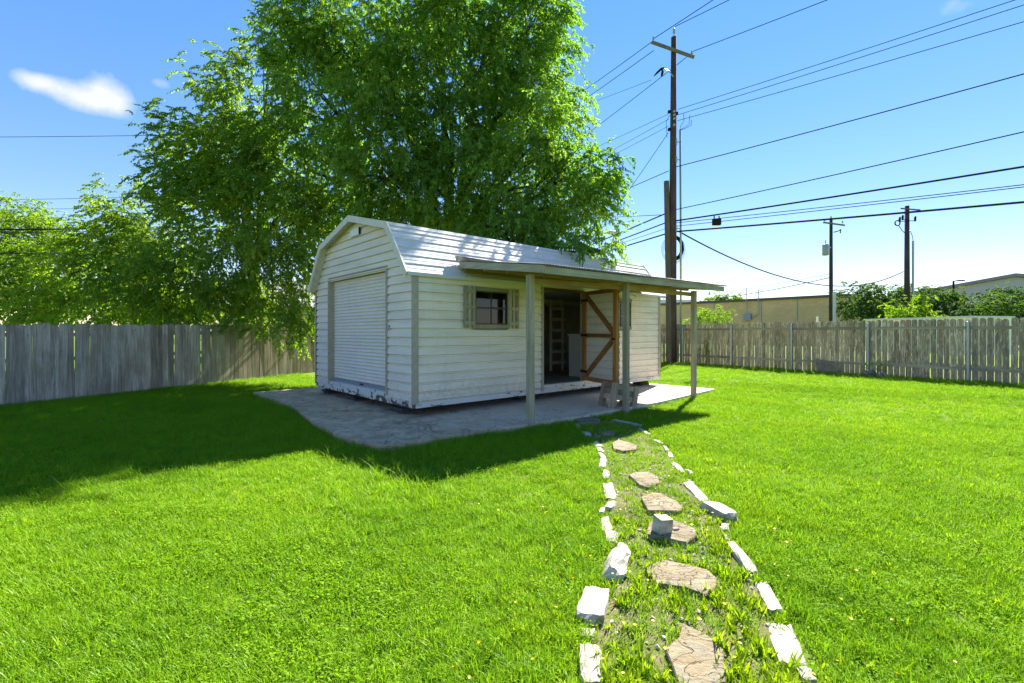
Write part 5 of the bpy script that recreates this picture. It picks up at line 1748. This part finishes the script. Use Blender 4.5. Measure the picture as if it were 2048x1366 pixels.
# creeper on the old fence
vn = thing('creeper', 'thin dark creeper climbing the brown fence below the leafy bush', 'creeper', (0, 0, 0))
vp = posts[5] + nrm2 * 0.03 + FD2 * 1.30
g = MB()
pts = [(vp.x - FD2.x * 0.12 * q / 6 + 0.03 * math.sin(q * 1.7), vp.y - FD2.y * 0.12 * q / 6, ground_z(vp.x, vp.y) + 1.62 * q / 6) for q in range(7)]
g.tube(pts, 0.012, 5)
g.build('stem', M_BARK, vn)
crown('foliage', [(p[0] + nrm2.x * 0.04, p[1] + nrm2.y * 0.04, p[2], 0.13, 0.10, 0.22, 1.0) for p in pts[1:6]], vn, M_LEAF_DARK, 60, ARCH, 0.28, 33, None, -0.5, 0.0, 20, 0.08)
sp = thing('seedling', 'small yellow-green seedling between two rocks at the fence foot', 'plant', (0, 0, 0))
sq = posts[3] + nrm2 * 0.33 - FD2 * 0.38
g = MB()
g.tube([(sq.x, sq.y, ground_z(sq.x, sq.y) - 0.02), (sq.x, sq.y, ground_z(sq.x, sq.y) + 0.3)], 0.01, 5)
g.build('stem', M_BARK, sp)
crown('foliage', [(sq.x, sq.y, ground_z(sq.x, sq.y) + 0.36, 0.20, 0.16, 0.12, 1.0)], sp, M_LEAF_PALE, 110, ARCH, 0.28, 35, None, -0.6, 0.0, 20, 0.08)

# ------------------------------------------------------------------ grass, clover and weeds


def blade(V, F, x, y, h, w, az, bend, r_, seg=3):
    o = len(V)
    dx, dy = math.cos(az), math.sin(az)
    px, py = -dy, dx
    for k_ in range(seg + 1):
        f_ = k_ / seg
        cx = x + dx * bend * f_ * f_
        cy = y + dy * bend * f_ * f_
        cz = h * (f_ - 0.18 * f_ * f_ * (bend / max(h, 0.01)))
        ww = w * (1 - f_ ** 1.6) * 0.5
        if k_ == seg:
            V.append((cx, cy, cz))
        else:
            V += [(cx - px * ww, cy - py * ww, cz), (cx + px * ww, cy + py * ww, cz)]
    for k_ in range(seg - 1):
        a_ = o + 2 * k_
        F.append((a_, a_ + 1, a_ + 3, a_ + 2))
    a_ = o + 2 * (seg - 1)
    F.append((a_, a_ + 1, a_ + 2))


def tuft_mesh(name, mat, n, rad, h0, h1, w, bend, seed, seg=3):
    r_ = random.Random(seed)
    V, F = [], []
    for i in range(n):
        a_ = r_.uniform(0, 6.283)
        q = rad * math.sqrt(r_.random())
        h = r_.uniform(h0, h1)
        blade(V, F, q * math.cos(a_), q * math.sin(a_), h, w * r_.uniform(0.7, 1.3), r_.uniform(0, 6.283), h * bend * r_.uniform(0.3, 1.3), r_, seg)
    me = bpy.data.meshes.new(name)
    me.from_pydata(V, [], F)
    me.materials.append(mat)
    return me


def rosette_mesh(name, mat, n, rad, h0, h1, ll, lw, seed, tilt=0.5):
    """broad little leaves on short stalks"""
    r_ = random.Random(seed)
    V, F = [], []
    for i in range(n):
        a_ = r_.uniform(0, 6.283)
        q = rad * math.sqrt(r_.random())
        x, y, z_ = q * math.cos(a_), q * math.sin(a_), r_.uniform(h0, h1)
        az = r_.uniform(0, 6.283)
        up = r_.uniform(-0.25, tilt)
        d = Vector((math.cos(az) * math.cos(up), math.sin(az) * math.cos(up), math.sin(up)))
        s = Vector((-math.sin(az), math.cos(az), r_.uniform(-0.4, 0.4))).normalized()
        L_, W_ = ll * r_.uniform(0.7, 1.2), lw * r_.uniform(0.8, 1.2)
        p = Vector((x, y, z_))
        o = len(V)
        V += [tuple(p), tuple(p + d * L_ * 0.35 + s * W_ * 0.5), tuple(p + d * L_ * 0.75 + s * W_ * 0.42), tuple(p + d * L_), tuple(p + d * L_ * 0.75 - s * W_ * 0.42), tuple(p + d * L_ * 0.35 - s * W_ * 0.5)]
        F += [(o, o + 1, o + 2, o + 3), (o, o + 3, o + 4, o + 5)]
    me = bpy.data.meshes.new(name)
    me.from_pydata(V, [], F)
    me.materials.append(mat)
    return me


def flower_mesh(name, seed):
    r_ = random.Random(seed)
    h = r_.uniform(0.07, 0.12)
    g_ = MB()
    n_ = 9
    g_.v.append((0, 0, h + 0.004))
    for k_ in range(n_):
        a_ = 6.283 * k_ / n_
        rr = 0.0105 * (1.0 if k_ % 2 else 0.8)
        g_.v.append((rr * math.cos(a_), rr * math.sin(a_), h + 0.006))
    g_.f += [(0, 1 + k_, 1 + (k_ + 1) % n_) for k_ in range(n_)]
    me = g_.mesh(name, M_PETAL)
    return me


def scatter(name, label, protos, pts, scales, seed=1, tilt=0.12):
    """a cloud of points, each drawing one of the little plants"""
    r_ = np.random.default_rng(seed)
    n_ = len(pts)
    me = bpy.data.meshes.new(name)
    me.vertices.add(n_)
    me.vertices.foreach_set('co', np.asarray(pts, np.float32).ravel())
    rot = np.stack([r_.normal(0, tilt, n_), r_.normal(0, tilt, n_), r_.uniform(0, 6.283, n_)], 1).astype(np.float32)
    a_ = me.attributes.new('spin', 'FLOAT_VECTOR', 'POINT')
    a_.data.foreach_set('vector', rot.ravel())
    a_ = me.attributes.new('size', 'FLOAT', 'POINT')
    a_.data.foreach_set('value', np.asarray(scales, np.float32))
    a_ = me.attributes.new('pick', 'INT', 'POINT')
    a_.data.foreach_set('value', r_.integers(0, len(protos), n_).astype(np.int32))
    o = put(name, me)
    tag(o, label, None, None, 'stuff')
    ng = bpy.data.node_groups.new(name + '_nodes', 'GeometryNodeTree')
    ng.interface.new_socket('Geometry', in_out='INPUT', socket_type='NodeSocketGeometry')
    ng.interface.new_socket('Geometry', in_out='OUTPUT', socket_type='NodeSocketGeometry')
    N, Lk = ng.nodes, ng.links
    gi, go = N.new('NodeGroupInput'), N.new('NodeGroupOutput')
    iop = N.new('GeometryNodeInstanceOnPoints')
    iop.inputs['Pick Instance'].default_value = True
    g2i = N.new('GeometryNodeGeometryToInstance')
    for pm_ in reversed(protos):
        src = bpy.data.objects.new(name + '_plant', pm_)
        oi = N.new('GeometryNodeObjectInfo')
        oi.inputs['Object'].default_value = src
        oi.inputs['As Instance'].default_value = False
        Lk.new(oi.outputs['Geometry'], g2i.inputs[0])

    def attr(nm, ty):
        x = N.new('GeometryNodeInputNamedAttribute')
        x.data_type = ty
        x.inputs['Name'].default_value = nm
        return x.outputs[0]
    Lk.new(gi.outputs[0], iop.inputs['Points'])
    Lk.new(g2i.outputs[0], iop.inputs['Instance'])
    Lk.new(attr('pick', 'INT'), iop.inputs['Instance Index'])
    e2r = N.new('FunctionNodeEulerToRotation')
    Lk.new(attr('spin', 'FLOAT_VECTOR'), e2r.inputs[0])
    Lk.new(e2r.outputs[0], iop.inputs['Rotation'])
    Lk.new(attr('size', 'FLOAT'), iop.inputs['Scale'])
    Lk.new(iop.outputs[0], go.inputs[0])
    md = o.modifiers.new('scatter', 'NODES')
    md.node_group = ng
    return o


def in_poly(x, y, poly):
    inside = np.zeros(len(x), bool)
    n_ = len(poly)
    for i in range(n_):
        (x0, y0), (x1, y1) = poly[i], poly[(i + 1) % n_]
        c_ = ((y0 > y) != (y1 > y)) & (x < (x1 - x0) * (y - y0) / (y1 - y0 + 1e-12) + x0)
        inside ^= c_
    return inside


def poly_w(poly):
    return [tuple((SC + DW * a_ + DG * b_).xy) for a_, b_ in poly]


SLABS_W = [poly_w(SLAB_A), poly_w(SLAB_B)]
PATH_W = pathL + pathR[::-1]
FLAG_W = [[(sum(p[0] for p in f_) / len(f_) + (x - sum(p[0] for p in f_) / len(f_)) * 0.84, sum(p[1] for p in f_) / len(f_) + (y - sum(p[1] for p in f_) / len(f_)) * 0.84) for x, y in f_] for f_ in FLAGSTONES]


def vn2(x, y, s, o):
    """cheap smooth 2D noise, vectorised"""
    xi, yi = np.floor(x * s).astype(int), np.floor(y * s).astype(int)
    fx, fy = x * s - xi, y * s - yi
    fx, fy = fx * fx * (3 - 2 * fx), fy * fy * (3 - 2 * fy)

    def h(a_, b_):
        v_ = np.sin(a_ * 127.1 + b_ * 311.7 + o * 74.7) * 43758.5453
        return v_ - np.floor(v_)
    return (h(xi, yi) * (1 - fx) + h(xi + 1, yi) * fx) * (1 - fy) + (h(xi, yi + 1) * (1 - fx) + h(xi + 1, yi + 1) * fx) * fy


def lawn_points(density, y0, y1, margin=1.2, seed=1):
    """random points over the part of the lawn between two distances, inside the fences and off the slab and stones"""
    r_ = np.random.default_rng(seed)
    w1 = 1.11 * y1 + margin + 0.4
    n_ = int(density * (y1 - y0) * 2 * w1)
    x = r_.uniform(-w1, w1, n_)
    y = r_.uniform(y0, y1, n_)
    keep = np.abs(x) < 1.11 * y + margin
    keep &= ((x + 12.65) * 0.905 - (y - 8.25) * 0.425) > 0.02            # this side of the grey fence
    keep &= (18.96 - (0.855 * x + 0.518 * y)) > 0.02                     # this side of the brown fence
    dist = np.hypot(x, y)
    for p_ in SLABS_W:
        keep &= ~in_poly(x, y, p_)
    q = np.stack([x - SC.x, y - SC.y], 1)
    t = q @ np.array(DW.xy)
    s = q @ np.array(DG.xy)
    keep &= ~((s > 5.0) & (s < 12) & (t > 1.5) & (t < 6) & (y > 17))     # hidden ground behind the shed
    for f_ in FLAG_W:
        keep &= ~in_poly(x, y, f_)
    return x[keep], y[keep]


def gz_arr(x, y):
    return np.array([ground_z(a_, b_) for a_, b_ in zip(x, y)]) - 0.012


def path_mask(x, y):
    return in_poly(x, y, PATH_W)


EDGE_XY = np.array([(a_[0], a_[1]) for a_ in LEFT_EDGING + RIGHT_EDGING])


def off_stones(x, y, k_=0.075):
    ok = np.ones(len(x), bool)
    for (sx_, sy_, w_, l_) in LEFT_EDGING + RIGHT_EDGING:
        ok &= ~((np.abs(x - sx_) < w_ * 0.46) & (np.abs(y - sy_) < min(l_, 0.36 if sy_ > 5.5 else 0.5) * 0.45))
    return ok


G_FINE = [tuft_mesh('grass_tuft', M_GRASS, 18, 0.060, 0.030, 0.080, 0.0045, 0.85, 100 + i) for i in range(6)]
G_LONG = [tuft_mesh('long_grass_tuft', M_GRASS, 14, 0.05, 0.09, 0.20, 0.0050, 0.95, 200 + i, 5) for i in range(5)]
G_CLOV = [rosette_mesh('clover_tuft', M_CLOVER, 20, 0.085, 0.020, 0.060, 0.0135, 0.0105, 300 + i) for i in range(5)]
G_WEED = [tuft_mesh('weed_tuft', M_WEED, 9, 0.03, 0.05, 0.115, 0.0150, 0.55, 400 + i, 4) for i in range(5)]
G_STRAW = [tuft_mesh('straw_bit', M_STRAW, 4, 0.05, 0.006, 0.03, 0.0035, 2.6, 500 + i) for i in range(4)]
G_FLOW = [flower_mesh('small_flower', 600 + i) for i in range(4)]


def collect(bands, seed, fn):
    X, Y, S = [], [], []
    for i, (d_, a_, b_) in enumerate(bands):
        x, y = lawn_points(d_, a_, b_, seed=seed + i)
        k_, s_ = fn(x, y, np.random.default_rng(seed + 50 + i))
        X.append(x[k_])
        Y.append(y[k_])
        S.append(s_[k_])
    x, y, s_ = np.concatenate(X), np.concatenate(Y), np.concatenate(S)
    return np.stack([x, y, gz_arr(x, y)], 1), s_


def f_fine(x, y, r_):
    clump = vn2(x, y, 1.1, 1) * 0.6 + vn2(x, y, 4.0, 2) * 0.4
    pm_ = path_mask(x, y)
    keep = (~pm_ | (r_.random(len(x)) < np.where(y < 4.6, 0.22, 0.42))) & off_stones(x, y)
    keep &= r_.random(len(x)) < 0.75 + 0.35 * clump
    wide = 1.0 + 0.035 * np.maximum(0, y - 5)
    return keep, (0.78 + 0.45 * clump) * r_.uniform(0.8, 1.2, len(x)) * np.minimum(wide, 1.3)


pts, sc_ = collect([(680, 1.7, 4.5), (380, 4.5, 8.5), (190, 8.5, 14), (95, 14, 23.5)], 1000, f_fine)
N_FINE = len(pts)
scatter('grass', 'bright green uneven lawn grass', G_FINE, pts, sc_, 1)


def f_long(x, y, r_):
    # long arching grass: patches on the roller-door side, the slab edges and the fence feet
    clump = vn2(x, y, 0.8, 11) * 0.65 + vn2(x, y, 2.6, 12) * 0.35
    q = np.stack([x - SC.x, y - SC.y], 1)
    t = q @ np.array(DW.xy)
    s = q @ np.array(DG.xy)
    near_slab = ((t > -2.1) & (t < -1.2) & (s < 5)) | ((s < -1.6) & (s > -2.4) & (t > -1.7) & (t < 2.3))
    d1 = (x + 12.65) * 0.905 - (y - 8.25) * 0.425
    d2 = 18.96 - (0.855 * x + 0.518 * y)
    prob = np.where(x < 0.3, np.clip((clump - 0.46) * 1.9, 0, 1), np.clip((clump - 0.78) * 1.2, 0, 1))
    prob = np.maximum(prob, near_slab * 0.85)
    prob = np.maximum(prob, (d1 < 0.35) * 0.5)
    prob = np.maximum(prob, (d2 < 0.30) * 0.35)
    keep = (r_.random(len(x)) < prob) & ~path_mask(x, y) & off_stones(x, y)
    return keep, (0.65 + 0.5 * clump) * r_.uniform(0.75, 1.2, len(x))


pts, sc_ = collect([(75, 1.7, 5), (52, 5, 9), (34, 9, 14), (18, 14, 22)], 2000, f_long)
scatter('long_grass', 'longer arching grass blades in patches of the lawn', G_LONG, pts, sc_, 2, 0.2)


def f_clov(x, y, r_):
    clump = vn2(x, y, 0.9, 21) * 0.6 + vn2(x, y, 3.2, 22) * 0.4
    pm_ = path_mask(x, y)
    prob = np.clip((clump - 0.20) * 1.8, 0.25, 1)
    prob = np.where(pm_, np.where(y < 4.6, 0.38, 0.7) * prob, prob)
    keep = (r_.random(len(x)) < prob) & off_stones(x, y)
    return keep, (0.7 + 0.6 * clump) * r_.uniform(0.8, 1.25, len(x)) * np.where(pm_, 0.75, 1.0)


pts, sc_ = collect([(210, 1.7, 4.5), (140, 4.5, 8.5), (80, 8.5, 14), (42, 14, 23)], 3000, f_clov)
scatter('clover', 'low clover and small broad leaves among the grass', G_CLOV, pts, sc_, 3)


def f_weed(x, y, r_):
    pm_ = path_mask(x, y)
    d_ = np.min(np.hypot(x[:, None] - EDGE_XY[None, :, 0], y[:, None] - EDGE_XY[None, :, 1]), axis=1)
    clump = vn2(x, y, 3.0, 31)
    prob = np.where(pm_, np.clip((clump - 0.15) * 2.4, 0.15, 1), np.where(d_ < 0.6, 0.22, 0.02 + 0.05 * (x > 1.5)))
    keep = (r_.random(len(x)) < prob) & off_stones(x, y)
    return keep, r_.uniform(0.6, 1.15, len(x)) * np.where(pm_, 0.55 + 0.5 * np.clip((5.0 - y) / 2.5, 0, 1), 0.8)


pts, sc_ = collect([(330, 1.6, 4.5), (220, 4.5, 9.2)], 4000, f_weed)
scatter('weeds', 'yellow-green broad-bladed weeds growing over the path', G_WEED, pts, sc_, 4)


def f_straw(x, y, r_):
    keep = (path_mask(x, y) & (r_.random(len(x)) < 0.9)) | (r_.random(len(x)) < 0.012)
    return keep & off_stones(x, y), r_.uniform(0.6, 1.2, len(x))


pts, sc_ = collect([(330, 1.6, 5), (150, 5, 9)], 5000, f_straw)
scatter('dead_leaves', 'dry straw and dead leaf litter on the path soil', G_STRAW, pts, sc_, 5, 0.3)


def f_flow(x, y, r_):
    d_ = np.min(np.hypot(x[:, None] - EDGE_XY[None, :, 0], y[:, None] - EDGE_XY[None, :, 1]), axis=1)
    prob = np.where(path_mask(x, y), 0.75, 0.8 * np.exp(-d_ * 2.6))
    return (r_.random(len(x)) < prob) & off_stones(x, y), r_.uniform(0.7, 1.2, len(x))


pts, sc_ = collect([(34, 1.6, 4.2), (9, 4.2, 7)], 6000, f_flow)
scatter('small_flowers', 'tiny yellow flowers dotted around the path', G_FLOW, pts, sc_, 6, 0.25)

# a few dead leaves blown onto the slab
r_ = np.random.default_rng(91)
t_ = r_.uniform(-1.5, 8.3, 420)
s_ = np.where(r_.random(420) < 0.5, r_.uniform(-1.85, -0.2, 420), -1.85 + r_.exponential(0.25, 420))
xy = np.array([SC.x, SC.y]) + t_[:, None] * np.array(DW.xy) + s_[:, None] * np.array(DG.xy)
k_ = (in_poly(xy[:, 0], xy[:, 1], SLABS_W[0]) | in_poly(xy[:, 0], xy[:, 1], SLABS_W[1])) & (s_ < 0)
LITTER = [rosette_mesh('leaf_scrap', M_STRAW, 2, 0.06, 0.002, 0.008, 0.05, 0.028, 900 + i, 0.1) for i in range(4)]
scatter('leaf_litter', 'dry brown leaf litter scattered over the slab', LITTER, np.concatenate([xy[k_], np.full((int(k_.sum()), 1), 0.083)], 1), r_.uniform(0.5, 1.1, int(k_.sum())), 9, 0.05)

# pebbles and soil crumbs on the path
r_ = np.random.default_rng(77)
x, y = lawn_points(60, 1.6, 8.8, seed=7000)
k_ = path_mask(x, y)
x, y = x[k_], y[k_]
peb = [rock_mesh('crumb', (0.022, 0.017, 0.013), 800 + i, M_LIME, 0.08, 2, 0.4) for i in range(4)]
scatter('gravel', 'pale stone crumbs in the path soil', peb, np.stack([x, y, gz_arr(x, y) + 0.012], 1), r_.uniform(0.4, 1.6, len(x)), 7, 0.5)
